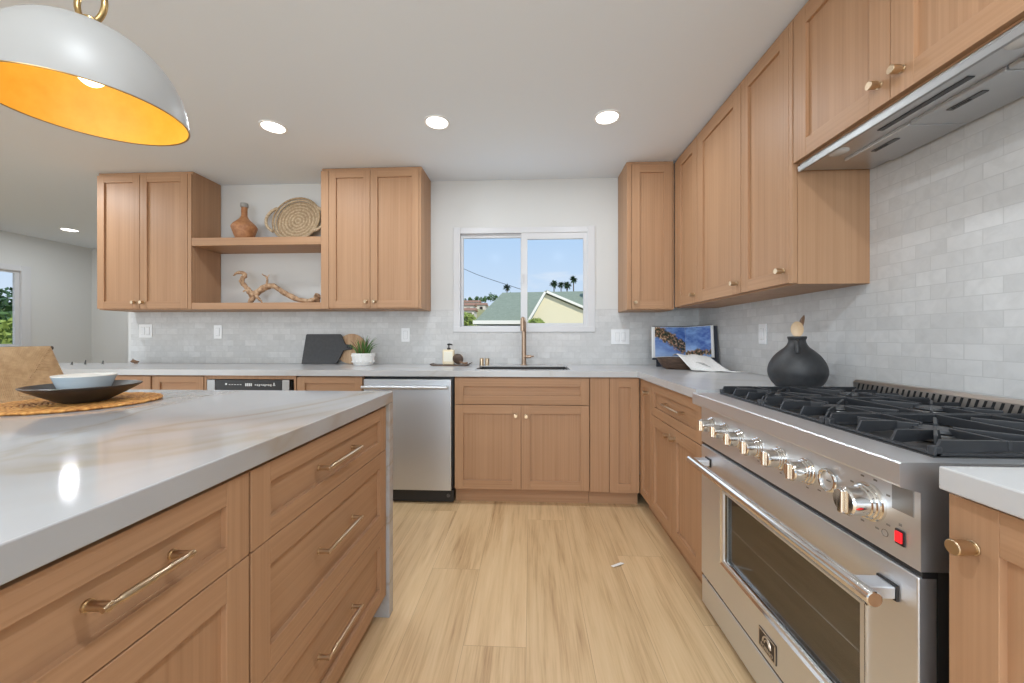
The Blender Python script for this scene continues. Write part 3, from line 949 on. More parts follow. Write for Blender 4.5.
# cooktop with bullnose, panel behind knobs
prof = [(-.038, .902), (-.034, .905), (.10, .905), (.695, .905), (.695, .70), (.0, .70), (.0, .848), (-.036, .858), (-.038, .862)]
b.prism(prof, 'x', 0, Wd, 0)
b.build('control_panel', M['steel_y'], rg)
b = MB(TG)
b.box(.03, Wd - .03, .055, .615, .903, .9065)
b.build('burner_tray', M['dark_steel'], rg)
# oven door
b = MB(TG)
d0, d1, e0, e1 = .003, Wd - .003, .146, .688
g0, g1, h0, h1 = .188, .781, .298, .552
b.box(d0, g0, -.002, .033, e0, e1, 0, .003)
b.box(g1, d1, -.002, .033, e0, e1, 0, .003)
b.box(g0 - .004, g1 + .004, -.002, .033, h1, e1, 0, .002)
b.box(g0 - .004, g1 + .004, -.002, .033, e0, h0, 0, .002)
dr = b.build('oven_door', M['steel_y'], rg)
b = MB(TG)
q = .020
b.prism([(-.006, h0 - q), (-.002, h0 - q), (.012, h0), (.004, h0 + .002)], 'x', g0 - q, g1 + q)
b.prism([(-.006, h1 + .012), (-.002, h1 + .012), (.012, h1), (.004, h1 - .002)], 'x', g0 - q, g1 + q)
b.prism([(g0 - q, -.006), (g0 - q, -.001), (g0, .012), (g0 + .002, .004)], 'z', h0 - q, h1 + .012)
b.prism([(g1 + q, -.006), (g1 + q, -.001), (g1, .012), (g1 - .002, .004)], 'z', h0 - q, h1 + .012)
b.build('window_trim', M['chrome'], dr)
MB(TG).box(g0, g1, .014, .018, h0, h1).build('oven_glass', M['oven_glass'], dr)
b = MB(TG)
b.box(g0 + .01, g1 - .01, .022, .032, h0 + .006, h1 - .006)
b.build('dark_liner', mat('oven_interior', (0.055, 0.055, 0.054), 0.5), dr)
b = MB(TG)
b.cyl((g0 + .02, .0195, .425), (g1 - .015, .0195, .425), .0022, 8)
b.build('rack_edge', M['chrome'], dr)
b = MB(TG)
b.cyl((.038, -.064, .632), (.892, -.064, .632), .0155, 28, bev=.002)
b.build('handle', M['chrome'], dr)
for u in (.068, .850):
    b = MB(TG)
    b.box(u - .020, u + .020, -.064, -.006, .620, .644, 0, .002)
    b.build('bracket', M['steel_y'], dr)
    MB(TG).box(u - .022, u + .022, -.007, -.001, .616, .648, 0, .001).build('gasket', M['black'], dr)
# badge with an arch emblem and lettering
b = MB(TG)
BU, BZ = .456, .197
b.box(BU - .0425, BU + .0425, -.0045, -.001, BZ - .030, BZ + .030, 0, .001)
bd = b.build('badge', M['badge_dark'], rg)
b = MB(TG)
for q in ((-.041, -.0385, -.0285, .0285), (.0385, .041, -.0285, .0285), (-.041, .041, .026, .0285), (-.041, .041, -.0285, -.026)):
    b.box(BU + q[0], BU + q[1], -.006, -.0035, BZ + q[2], BZ + q[3])
arc = [(BU + .019 * math.cos(t), -.0055, BZ - .002 + .022 * math.sin(t)) for t in [PI * k / 14 for k in range(15)]]
b.tube(arc, .0026, 8)
arc = [(BU + .011 * math.cos(t), -.0055, BZ - .002 + .013 * math.sin(t)) for t in [PI * k / 14 for k in range(15)]]
b.tube(arc, .0016, 8)
b.build('badge_emblem', M['badge_silver'], bd)
fc = bpy.data.curves.new('badge_lettering', 'FONT')
fc.body = 'FORNO'
fc.size = .017
fc.align_x = 'CENTER'
fc.extrude = .0006
fo = bpy.data.objects.new('tmp_text', fc)
COL.objects.link(fo)
bpy.context.view_layer.update()
tm = bpy.data.meshes.new_from_object(fo.evaluated_get(bpy.context.evaluated_depsgraph_get()))
bpy.data.objects.remove(fo)
TT = TG @ Matrix.Translation((BU, -.0058, BZ - .022)) @ Matrix.Rotation(PI / 2, 4, 'X')
b = MB()
b.add([TT @ v.co for v in tm.vertices], [list(p.vertices) for p in tm.polygons])
b.build('badge_lettering', M['badge_silver'], bd)
bpy.data.meshes.remove(tm)
# warming drawer / kick panel with dark reveal above it
b = MB(TG)
b.box(.003, Wd - .003, .000, .033, .022, .134, 0, .003)
b.build('kick_drawer', M['steel_y'], rg)
MB(TG).box(.045, Wd - .045, .004, .033, .134, .146).build('drawer_reveal', M['black'], rg)
MB(TG).box(.003, Wd - .003, .006, .034, .686, .702).build('door_reveal', M['black'], rg)
for u in (.06, .85):
    for y in (.08, .62):
        MB(TG).cyl((u, y, 0), (u, y, .032), .022, 18, bev=.002).build('leg', M['dark_steel'], rg)
# knobs
def range_knob(u, z, k=1.0):
    b = MB(TG)
    b.tube([(u, .001, z), (u, -.005 * k, z), (u, -.0065 * k, z)], [.034 * k, .034 * k, .032 * k], 36)
    b.tube([(u, -.005 * k, z), (u, -.011 * k, z), (u, -.0125 * k, z)], [.030 * k, .030 * k, .028 * k], 36)
    b.tube([(u, -.011 * k, z), (u, -.017 * k, z), (u, -.0185 * k, z)], [.0275 * k, .0275 * k, .0255 * k], 36)
    o = b.build('knob_bezel', M['chrome'], rg)
    b = MB(TG)
    b.tube([(u, -.017 * k, z), (u, -.044 * k, z), (u, -.0475 * k, z)], [.0250 * k, .0250 * k, .0225 * k], 36)
    b.build('knob_cap', M['chrome'], o)
    b = MB(TG)
    b.box(u - .0055 * k, u + .0055 * k, -.055 * k, -.046 * k, z - .0215 * k, z + .0215 * k, 0, .003)
    b.build('knob_grip', M['chrome'], o)
    return o
KU = (.098, .198, .300, .405, .514, .621)
for u in KU:
    range_knob(u, .787)
range_knob(.805, .787, 1.18)
b = MB(TG)
ring = [(.693 + .025 * math.cos(t), -.004, .790 + .025 * math.sin(t)) for t in [2 * PI * k / 32 for k in range(32)]]
b.tube(ring, .0045, 10, closed=True)
gg = b.build('gauge', M['chrome'], rg)
b = MB(TG)
b.cyl((.693, -.0005, .790), (.693, -.002, .790), .024, 32)
b.build('gauge_dial', M['steel_y'], gg)
MB(TG).box(.689, .701, -.0035, -.002, .788, .791).build('gauge_needle', M['grey_mark'], gg)
# etched dots around the big knob and beneath the others
b = MB(TG)
for a in (35, 75, 110, 150, 215, 250, 290, 325):
    t = math.radians(a)
    x, z = .805 + .052 * math.cos(t), .787 + .052 * math.sin(t)
    b.box(x - .004, x + .004, -.0008, .001, z - .0018, z + .0018)
for u in KU:
    b.box(u + .036, u + .046, -.0008, .001, .752, .755)
    b.box(u - .004, u + .004, -.0008, .001, .743, .746)
ring = [(.840 + .007 * math.cos(t), -.0003, .737 + .007 * math.sin(t)) for t in [2 * PI * k / 18 for k in range(18)]]
b.tube(ring, .0007, 6, closed=True)
b.box(.870, .876, -.0008, .001, .767, .772)
b.build('etched_marks', M['grey_mark'], rg)
b = MB(TG)
b.box(.8640, .8830, -.003, .001, .730, .760, 0, .001)
sw = b.build('power_switch', M['black'], rg)
MB(TG).box(.8670, .8800, -.0065, -.002, .735, .756, 0, .001).build('rocker', M['red_switch'], sw)
MB(TG).box(.856, .900, -.0012, .001, .796, .852, 0, .0005).build('rating_plate', M['steel_plate'], rg)
# burners and grates
for gi in range(3):
    u0 = .034 + gi * .283
    u1 = u0 + .279
    um = (u0 + u1) / 2
    for yb in (.20, .475):
        b = MB(TG)
        b.lathe([(.0, 0), (.055, 0), (.060, .004), (.048, .012), (.040, .016), (.0, .016)], (um, yb, .9065), 30)
        br = b.build('burner', M['dark_steel'], rg)
        b = MB(TG)
        b.lathe([(.0, .0), (.034, .0), (.038, .003), (.036, .009), (.0, .011)], (um, yb, .9225), 30)
        b.build('burner_cap', M['iron'], br)
        b = MB(TG)
        ring = [(um + .042 * math.cos(t), yb + .042 * math.sin(t), .919) for t in [2 * PI * k / 24 for k in range(24)]]
        b.tube(ring, .004, 6, closed=True)
        b.build('burner_ring', M['dark_steel'], br)
    b = MB(TG)
    w = .0062
    y0, y1 = .060, .612
    zt, z0 = .938, .907
    # low perimeter
    b.box(u0, u1, y0, y0 + .010, z0, z0 + .007, 0, .0015)
    b.box(u0, u1, y1 - .010, y1, z0, z0 + .007, 0, .0015)
    b.box(u0, u0 + .010, y0, y1, z0, z0 + .007, 0, .0015)
    b.box(u1 - .010, u1, y0, y1, z0, z0 + .007, 0, .0015)
    def plate(x, ya, yb2, sl0, sl1):
        b.prism([(ya, z0), (ya + sl0, zt), (yb2 - sl1, zt), (yb2, z0 + .012)], 'x', x - w / 2, x + w / 2)
    ym = (y0 + y1) / 2
    for i in range(4):
        x = u0 + .006 + (u1 - u0 - .012) * i / 3
        plate(x, y0, y0 + (.105 if i in (1, 2) else .13), .014, .004)
        b.prism([(y1, z0), (y1 - .014, zt), (y1 - (.10 if i in (1, 2) else .13), zt), (y1 - (.10 if i in (1, 2) else .13), z0 + .014)], 'x', x - w / 2, x + w / 2)
    # side rails up high in the middle and a cross rail
    for x in (u0 + .006, u1 - .006):
        b.box(x - w / 2 + .0006, x + w / 2 - .0006, y0 + .11, y1 - .11, zt - .022, zt - .0004, 0, .0015)
    b.box(u0 + .004, u1 - .004, ym - w / 2, ym + w / 2, z0 + .008, zt, 0, .0015)
    for yb in (.20, .475):
        for a in (45, 135, 225, 315):
            t = math.radians(a)
            R1 = .155
            p0 = (um + .026 * math.cos(t), yb + .026 * math.sin(t))
            p1 = (um + R1 * math.cos(t) * .86, yb + R1 * math.sin(t) * .86)
            L = math.hypot(p1[0] - p0[0], p1[1] - p0[1])
            b.box(0, L, -w / 2, w / 2, zt - .024, zt, 0, .0015, T=Matrix.Translation((p0[0], p0[1], 0)) @ Matrix.Rotation(t, 4, 'Z'))
        for s in (-1, 1):
            b.box(um + s * .03, um + s * .138, yb - w / 2, yb + w / 2, zt - .018, zt, 0, .0015)
    for (x, y) in ((u0 + .008, y0 + .006), (u1 - .008, y0 + .006), (u0 + .008, y1 - .006), (u1 - .008, y1 - .006), (u0 + .008, ym), (u1 - .008, ym)):
        b.box(x - .008, x + .008, y - .008, y + .008, z0 - .001, zt - .012, 0, .003)
    b.build('grate', M['iron'], rg)
# slotted island trim at the back
b = MB(TG)
b.prism([(.612, .905), (.612, .956), (.622, .965), (.656, .965), (.656, .905)], 'x', .01, Wd - .01, 0)
for i in range(42):
    u = .026 + i * .0206
    b.prism([(u, .918), (u + .0075, .918), (u + .0185, .953), (u + .011, .953)], 'y', .6113, .620, 1)
vt = b.build('back_vent', [M['steel_warm'], M['black']], rg)

# ------------------------------------------------------------------ wall plates
def plate(label, x, z, w, h, side, gangs):
    if side == 'back':
        T = frame(x, YW - .008, 'back')
    else:
        T = frame(XW - .008, x, 'right')
    root = thing('wall_plate', label, 'switch plate' if gangs != 'o' else 'outlet', T @ Vector((0, 0, z)), 'white switch and outlet plates on the tiles')
    MB(T).box(-w / 2, w / 2, -.006, 0, z - h / 2, z + h / 2, 0, .002).build('cover', M['plate'], root)
    k = 2 if w > .09 else 1
    for i in range(k):
        u = (i - (k - 1) / 2) * .046
        MB(T).box(u - .0175, u + .0175, -.0075, -.005, z - .035, z + .035, 0, .001).build('gap_frame', M['plate_gap'], root)
        MB(T).box(u - .0155, u + .0155, -.010, -.005, z - .0325, z + .0325, 0, .002).build('rocker', M['plate'], root)
    return root
plate('double white switch plate near the left end of the tiles', -3.391, 1.199, .122, .118, 'back', 's')
plate('single white outlet plate on the tiles under the driftwood shelf', -2.728, 1.190, .072, .118, 'back', 'o')
plate('single white outlet plate between the plant and the window', -1.062, 1.163, .072, .118, 'back', 'o')
plate('double white switch plate right of the window beside the open book', .750, 1.146, .150, .125, 'back', 's')
plate('single white switch plate on the right wall beside the black vase', 2.341, 1.161, .075, .120, 'right', 's')

# ------------------------------------------------------------------ recessed lights
def downlight(label, x, y, r=.078, power=5.0):
    root = thing('recessed_light', label, 'ceiling light', (x, y, CEIL), 'recessed ceiling lights')
    MB().lathe([(r - .014, -.002), (r - .010, -.006), (r, -.005), (r + .001, 0)], (x, y, CEIL), 40).build('trim_ring', M['lamp_trim'], root)
    MB().lathe([(0, -.003), (r - .012, -.003), (r - .012, -.001), (0, -.001)], (x, y, CEIL), 40).build('diffuser', M['lamp_disc'], root)
    light('downlight_and_fill', 'AREA', (x, y, CEIL - .012), (0, 0, 0), power, (0.88, 0.945, 1.0), shape='DISK', size=.12)
    return root
downlight('lit recessed ceiling light closest to the pendant, left of three', -1.625, 2.34)
downlight('lit recessed ceiling light above the dishwasher, middle of three', -.576, 2.337)
downlight('lit recessed ceiling light above the floor by range, right of three', .466, 2.332)
downlight('small lit recessed light in the adjoining room past the left cabinet', -5.69, 4.45, .085, 7.0)
# unseen lamps: near row inferred from a shadow, rear and left ones added fill
for x in (-.57, .460):
    light('downlight_and_fill', 'AREA', (x, .25, CEIL - .012), (0, 0, 0), SPOT_E, (0.88, 0.945, 1.0), shape='DISK', size=.12)
for x in (-3.6, -1.60, .460):
    light('downlight_and_fill', 'AREA', (x, -1.9, CEIL - .012), (0, 0, 0), SPOT_E, (0.88, 0.945, 1.0), shape='DISK', size=.12)
light('downlight_and_fill', 'AREA', (-3.8, 2.48, CEIL - .012), (0, 0, 0), SPOT_E, (0.88, 0.945, 1.0), shape='DISK', size=.12)  # added fill over the left side, no fixture built
light('downlight_and_fill', 'AREA', (-3.8, .25, CEIL - .012), (0, 0, 0), SPOT_E, (0.88, 0.945, 1.0), shape='DISK', size=.12)

# ------------------------------------------------------------------ pendant
PX, PY, PZ, PR = -1.087, .894, 1.700, .188
TPD = Matrix.Translation((PX, PY, PZ)) @ Matrix.Rotation(.0457, 4, 'X') @ Matrix.Rotation(.015, 4, 'Y') @ Matrix.Translation((-PX, -PY, -PZ))
pd = thing('pendant_lamp', 'white dome pendant lamp with gold interior hanging over the island', 'pendant lamp', (PX, PY, PZ))
prof_o, prof_i = [], []
Hd = .200
for k in range(25):
    t = PI / 2 * k / 24
    prof_o.append((PR * math.cos(t) ** .86 if k < 24 else 0.0, Hd * math.sin(t) ** 1.06))
for k in range(25):
    t = PI / 2 * k / 24
    prof_i.append(((PR - .003) * math.cos(t) ** .86 if k < 24 else 0.0, (Hd - .004) * math.sin(t) ** 1.06))
MB(TPD).lathe(prof_o, (PX, PY, PZ), 72).build('shade', M['shade_white'], pd)
b = MB(TPD)
b.lathe(prof_i, (PX, PY, PZ + .0005), 72)
b.build('shade_lining', M['gold'], pd)
b = MB(TPD)
b.lathe([(PR - .003, 0), (PR, 0), (PR + .0005, .0015), (PR - .0035, .0015)], (PX, PY, PZ - .001), 72)
b.build('rim', M['brass_dark'], pd)
b = MB()
b.lathe([(.0, .0), (.018, .0), (.020, .003), (.020, .028), (.017, .031), (.0, .031)], (PX, PY, PZ + Hd - .004), 36)
b.build('collar', M['brass_dark'], pd)
b = MB()
zc = PZ + Hd + .066
lp = [(PX + .036 * math.cos(t), PY, zc + .046 * math.sin(t)) for t in [2 * PI * k / 36 for k in range(36)]]
b.tube(lp, .0065, 12, closed=True)
b.build('loop', M['brass_dark'], pd)
b = MB()
b.cyl((PX, PY, zc + .046), (PX, PY, CEIL - .02), .005, 12)
b.build('stem', M['brass_dark'], pd)
MB().lathe([(.0, 0), (.055, 0), (.06, .006), (.06, .02), (0, .02)], (PX, PY, CEIL - .0202), 36).build('canopy', M['brass_dark'], pd)
b = MB()
b.cyl((PX, PY, PZ + Hd - .01), (PX, PY, PZ + .140), .018, 20)
b.build('socket', M['brass_dark'], pd)
b = MB()
b.ball((PX, PY, PZ + .105), (.032, .032, .042), 24, 14)
b.build('bulb', M['bulb'], pd)
light('pendant_bulb_light', 'POINT', (PX, PY, PZ + .045), (0, 0, 0), .42, (1.0, 0.86, 0.62), shadow_soft_size=.03)

# ------------------------------------------------------------------ things on the shelves
cv = (-2.385, 3.075, 1.937)
o = thing('clay_vase', 'terracotta bottle vase with grey lip on the upper shelf', 'vase', cv)
b = MB()
b.lathe([(.0, 0), (.050, 0), (.055, .006), (.072, .050), (.093, .112), (.094, .126), (.083, .146), (.056, .172), (.034, .194), (.023, .218), (.022, .290)], cv, 48)
b.build('body', M['terracotta'], o)
MB().lathe([(.0222, .288), (.029, .292), (.031, .306), (.028, .324), (.018, .328), (.014, .310), (.014, .22)], cv, 40).build('lip', M['grey_clay'], o)

# woven round tray leaning on the wall
wt_ = thing('woven_tray', 'round coiled seagrass tray with loop handles leaning on wall', 'tray', (-1.965, 3.13, 1.937))
tilt = math.radians(-14)
TW = Matrix.Translation((-1.985, 3.125, 1.937)) @ Matrix.Rotation(tilt, 4, 'X')
Rt = .203
for part, mods in (('coiled_base', 0), ('coil_rings', 1)):
    b = MB(TW)
    for k in range(15):
        if (k % 2) != mods:
            continue
        r = .008 + k * .0139
        off = -.0 if r < Rt - .03 else -(r - (Rt - .03)) * 1.0
        ring = [(r * math.cos(t), off, Rt + .006 + r * math.sin(t)) for t in [2 * PI * i / 48 for i in range(48)]]
        b.tube(ring, .0076, 8, closed=True)
    b.build(part, M['seagrass' if mods else 'seagrass_dark'], wt_)
for s in (-1, 1):
    b = MB(TW)
    pts = []
    for i in range(15):
        a = -.55 + 1.1 * i / 14
        rr = Rt + .006 + .050 * math.sin(PI * i / 14)
        pts.append((s * rr * math.cos(a), -.035, Rt + rr * math.sin(a)))
    b.tube(pts, .012, 10)
    b.build('handle', M['seagrass'], wt_)

# driftwood
def smooth(pts, n=5):
    out = []
    P = [Vector(p) for p in pts]
    for i in range(len(P) - 1):
        a, b_, c_, d_ = P[max(i - 1, 0)], P[i], P[i + 1], P[min(i + 2, len(P) - 1)]
        for k in range(n):
            t = k / n
            out.append(0.5 * ((2 * b_) + (c_ - a) * t + (2 * a - 5 * b_ + 4 * c_ - d_) * t * t + (3 * b_ - a - 3 * c_ + d_) * t ** 3))
    out.append(P[-1])
    return out
DW = [  # x, depth shift, z, radius (metres)
    [(-2.477, .01, 1.657, .005), (-2.447, .0, 1.673, .012), (-2.409, -.01, 1.680, .018), (-2.360, -.01, 1.668, .022), (-2.379, -.02, 1.608, .024), (-2.341, -.01, 1.545, .027), (-2.298, .0, 1.492, .036), (-2.310, .0, 1.455, .030), (-2.323, -.01, 1.428, .020)],
    [(-2.300, .0, 1.490, .034), (-2.243, .01, 1.531, .034), (-2.187, .02, 1.566, .031), (-2.115, .01, 1.564, .030), (-2.025, .0, 1.506, .028), (-1.905, -.01, 1.452, .027), (-1.801, .0, 1.444, .030), (-1.765, .01, 1.455, .036), (-1.745, .0, 1.488, .030)],
    [(-2.187, .01, 1.570, .016), (-2.200, .03, 1.640, .011), (-2.242, .03, 1.676, .004)],
    [(-2.200, .03, 1.640, .008), (-2.185, .03, 1.668, .004)],
    [(-1.81, .0, 1.446, .028), (-1.785, -.03, 1.440, .022), (-1.752, -.035, 1.450, .014)],
    [(-2.296, .0, 1.505, .020), (-2.322, -.03, 1.530, .014), (-2.350, -.04, 1.520, .007)],
    [(-2.27, .0, 1.49, .020), (-2.21, -.05, 1.455, .013), (-2.17, -.07, 1.426, .006)],
]
b = MB()
for br in DW:
    pts = smooth([(x, 3.06 + dy, z) for x, dy, z, r in br], 5)
    rr = smooth([(r, 0, 0) for *_, r in br], 5)
    R = [max(.003, q.x * .74 * random.uniform(.85, 1.15)) for q in rr]
    pts = [p + Vector((random.uniform(-.004, .004), random.uniform(-.004, .004), random.uniform(-.003, .003))) for p in pts]
    b.tube(pts, R, 9)
o = b.build('driftwood_branch', M['driftwood'], loc=(-2.1, 3.06, 1.418), sharp=60)
tag(o, 'gnarled piece of pale driftwood lying on the lower shelf', 'driftwood')

# ------------------------------------------------------------------ things on the back counter
# black serving board leaning on the wall
o = thing('serving_board', 'charcoal serving board with tapered handle leaning on the backsplash', 'board', (-1.755, 3.15, CT))
TS = Matrix.Translation((-1.755, 3.140, CT + .001)) @ Matrix.Rotation(math.radians(-11), 4, 'X')
poly = [(-.175, .006), (-.172, .0), (.115, .0), (.135, .02), (.178, .118), (.235, .124), (.245, .130), (.245, .158), (.235, .165), (.185, .168), (.150, .240), (.136, .256), (-.155, .256), (-.163, .248)]
b = MB(TS)
b.prism(poly, 'y', -.008, .008)
b.build('board', M['slate'], o)
b = MB(TS)
ring = [(.218 + .012 * math.cos(t), -.010, .144 + .009 * math.sin(t)) for t in [2 * PI * k / 20 for k in range(20)]]
b.tube(ring, .0035, 8, closed=True)
b.build('handle_ring', M['black'], o)
# round wooden board behind it
o = thing('round_board', 'round honey coloured wooden board behind the charcoal one', 'board', (-1.528, 3.185, CT))
TS2 = Matrix.Translation((-1.528, 3.176, CT + .001)) @ Matrix.Rotation(math.radians(-8), 4, 'X')
b = MB(TS2)
poly = [(.128 * math.cos(t), .129 + .128 * math.sin(t)) for t in [2 * PI * k / 48 for k in range(48)]]
b.prism(poly, 'y', -.009, .009)
b.build('board', M['lightwood'], o)

# potted succulent
pc = (-1.360, 3.05)
o = thing('potted_succulent', 'small green aloe in a white scalloped ceramic pot', 'plant', (pc[0], pc[1], CT))
b = MB()
b.lathe([(.0, 0), (.066, 0), (.075, .008), (.086, .050), (.090, .096), (.083, .098), (.079, .070), (.0, .068)], (pc[0], pc[1], CT), 48)
for zz in (.030, .078):
    for k in range(14):
        t = 2 * PI * k / 14
        r = .082 + .07 * (zz - .03)
        b.ball((pc[0] + r * math.cos(t), pc[1] + r * math.sin(t), CT + zz), .0085, 10, 6)
b.build('pot', M['pot'], o)
MB().lathe([(.0, .074), (.080, .072)], (pc[0], pc[1], CT), 30).build('soil', M['bark'], o)
b = MB()
for k in range(46):
    t = random.uniform(0, 2 * PI)
    r0 = random.uniform(0, .055)
    lean = random.uniform(.15, .75) * (0.3 + r0 / .055)
    L = random.uniform(.10, .185)
    p0 = Vector((pc[0] + r0 * math.cos(t), pc[1] + r0 * math.sin(t), CT + .072))
    pts, rad = [], []
    for i in range(6):
        q = i / 5
        a = lean * q * 1.1
        pts.append(p0 + Vector((math.cos(t) * math.sin(a) * L * q, math.sin(t) * math.sin(a) * L * q, math.cos(a) * L * q)))
        rad.append(.0062 * (1 - q) ** .7 + .0006)
    b.tube(pts, rad, 6, 1 if random.random() < .2 else 0, flat=.6)
b.build('leaves', [M['leaf'], M['leaf_tip']], o, sharp=80)

# tray, soap bottle, brush
ty = 3.02
o = thing('wooden_tray', 'long dark wooden tray left of the sink under the soap', 'tray', (-.632, ty, CT))
b = MB()
pr = [(-.150, .012), (-.140, .004), (-.12, 0), (.12, 0), (.140, .006), (.158, .022), (.150, .024), (.130, .012), (.11, .008), (-.11, .008), (-.135, .012), (-.148, .018)]
b.prism([(p * 1.05 - .632, q + CT) for p, q in pr], 'y', ty - .055, ty + .055)
b.build('tray_board', M['darkwood'], o)
bx, by, bz = -.652, 3.035, CT + .0082
o = thing('soap_bottle', 'square amber soap bottle with black pump on the tray', 'bottle', (bx, by, bz))
MB().box(bx - .046, bx + .046, by - .03, by + .03, bz, bz + .120, 0, .008, seg=3).build('bottle', M['soap'], o)
MB().box(bx - .036, bx + .036, by - .0312, by - .029, bz + .025, bz + .102, 0).build('paper_label', M['label'], o)
b = MB()
b.cyl((bx, by, bz + .119), (bx, by, bz + .135), .014, 18, bev=.001)
b.cyl((bx, by, bz + .134), (bx, by, bz + .158), .005, 12)
b.tube([(bx - .012, by, bz + .160), (bx + .004, by, bz + .162), (bx + .026, by - .006, bz + .160), (bx + .029, by - .007, bz + .154)], [.007, .0085, .0055, .004], 10)
b.build('pump', M['black'], o)
o = thing('dish_brush', 'round wooden dish brush lying against the soap bottle', 'brush', (-.58, 3.0, CT + .01))
TBr = Matrix.Translation((-.568, 2.985, CT + .0565)) @ Matrix.Rotation(math.radians(28), 4, 'Y') @ Matrix.Rotation(math.radians(112), 4, 'X') @ Matrix.Scale(1.18, 4)
b = MB(TBr)
b.lathe([(0, -.010), (.030, -.010), (.036, -.004), (.036, .006), (.024, .014), (0, .016)], seg=30)
b.build('head', M['darkwood'], o)
b = MB()
b.tube([(-.560, 2.980, CT + .045), (-.545, 2.975, CT + .030), (-.520, 2.975, CT + .022), (-.490, 2.975, CT + .024)], [.008, .007, .008, .009], 12)
b.build('handle', M['spoondark'], o)
b = MB(TBr)
b.lathe([(0, -.026), (.026, -.026), (.031, -.010), (0, -.010)], seg=30)
b.build('bristles', M['seagrass'], o)

# deck-mounted buttons and faucet
for nm, lb, x in (('air_switch', 'left of two small brass deck buttons behind the sink', -.390), ('air_gap', 'right of two small brass deck buttons behind the sink', -.345)):
    b = MB()
    b.cyl((x, 3.06, CT), (x, 3.06, CT + .005), .020, 24)
    b.cyl((x, 3.06, CT + .004), (x, 3.06, CT + .058), .0165, 24, bev=.002)
    o = b.build(nm, M['brass'], loc=(x, 3.06, CT))
    tag(o, lb, 'sink fitting', 'small brass fittings behind the sink')
fx, fy = -.050, 3.12
o = thing('faucet', 'tall rose-brass kitchen faucet in front of the window', 'faucet', (fx, fy, CT))
b = MB()
b.cyl((fx, fy, CT), (fx, fy, CT + .006), .028, 28)
b.cyl((fx, fy, CT + .005), (fx, fy, 1.268), .0185, 28)
b.tube(smooth([(fx, fy, 1.256), (fx - .001, fy - .006, 1.278), (fx - .002, fy - .030, 1.288), (fx - .006, fy - .140, 1.288), (fx - .007, fy - .162, 1.282), (fx - .0075, fy - .170, 1.264)], 6), .0165, 20)
b.build('body', M['copper'], o)
b = MB()
b.cyl((fx - .0075, fy - .170, 1.274), (fx - .0075, fy - .170, 1.190), .0175, 24, bev=.002)
b.build('spray_head', M['copper'], o)
b = MB()
b.cyl((fx + .010, fy, .985), (fx + .060, fy, .985), .0135, 20, bev=.002)
b.cyl((fx + .050, fy, .985), (fx + .082, fy - .01, .990), .0055, 12, bev=.001)
b.build('lever', M['copper'], o)

# twig and pegs at the far left of the counter
b = MB()
b.tube([(-3.415, 3.105, CT + .018), (-3.390, 3.105, CT + .022), (-3.365, 3.10, CT + .019), (-3.335, 3.095, CT + .018)], [.006, .016, .011, .006], 8)
b.tube([(-3.400, 3.105, CT + .02), (-3.395, 3.105, CT + .045)], [.006, .003], 6)
b.tube([(-3.375, 3.10, CT + .012), (-3.365, 3.095, CT + .0)], [.006, .004], 6)
b.tube([(-3.358, 3.10, CT + .018), (-3.345, 3.092, CT + .0)], [.006, .004], 6)
o = b.build('twig_ornament', M['spoondark'], loc=(-3.375, 3.105, CT))
tag(o, 'small brown twig ornament at the left end of the tiles', 'ornament')
for i, (x, y, h, lb) in enumerate(((-3.785, 2.975, .024, 'leftmost tiny dark peg standing on the counter end by stool'), (-3.735, 3.03, .036, 'tallest tiny dark peg on the counter end, middle of three'), (-3.640, 3.08, .028, 'tiny dark peg on the counter end nearest the tiled wall'))):
    b = MB()
    b.tube([(x, y, CT), (x + .002, y, CT + h * .6), (x + .005, y, CT + h)], [.006, .005, .003], 10)
    b.cyl((x, y, CT), (x, y, CT + .003), .009, 12)
    o = b.build('counter_peg', M['dark_steel'], loc=(x, y, CT))
    tag(o, lb, 'peg', 'dark pegs on the counter end')

# ------------------------------------------------------------------ corner: book, bowl, towel
bw = thing('woven_bowl', 'dark woven boat-shaped bowl in the counter corner under the book', 'bowl', (1.08, 2.77, CT))
b = MB()
pr = []
for k in range(9):
    z = .010 * k
    r = .105 + .060 * (k / 8) ** .7
    pr.append((r + (.002 if k % 2 else -.002), z))
pr2 = [(r - .010, z) for r, z in pr[::-1]]
b.lathe([(0, 0)] + pr + pr2 + [(0, .012)], (1.075, 2.785, CT), 48, sx=1.0, sy=.62)
b.build('body', M['darkwood'], bw)
# open book standing in the corner
bk_ = thing('open_book', 'open picture book of a blue sea coast standing in the corner', 'book', (1.20, 3.12, CT))
def panel(p0, p1, h, lean, thick):
    """quad board from p0 to p1 (bottom edge), height h, leaning back by vector lean"""
    p0, p1 = Vector(p0), Vector(p1)
    up = (Vector((0, 0, 1)) * h + Vector(lean))
    n = (p1 - p0).cross(up).normalized() * thick
    vs = [p0, p1, p1 + up, p0 + up, p0 + n, p1 + n, p1 + up + n, p0 + up + n]
    return vs, [(0, 1, 2, 3), (7, 6, 5, 4), (0, 4, 5, 1), (1, 5, 6, 2), (2, 6, 7, 3), (3, 7, 4, 0)]
L0, SPN, R0 = (.932, 2.945, .988), (1.226, 3.065, .988), (1.336, 2.840, .996)
lean = (.012, .045, 0)
hb = .236
v, f = panel(L0, SPN, hb, lean, -.010)
b = MB(); b.add(v, f)
b.build('page_block', M['paper'], bk_)
v, f = panel(SPN, R0, hb, lean, -.010)
b = MB(); b.add(v, f)
b.build('page_block', M['paper'], bk_)
def inset(p0, p1, a, c):
    p0, p1 = Vector(p0), Vector(p1)
    return p0.lerp(p1, a), p0.lerp(p1, c)
def facing(vs):
    return vs
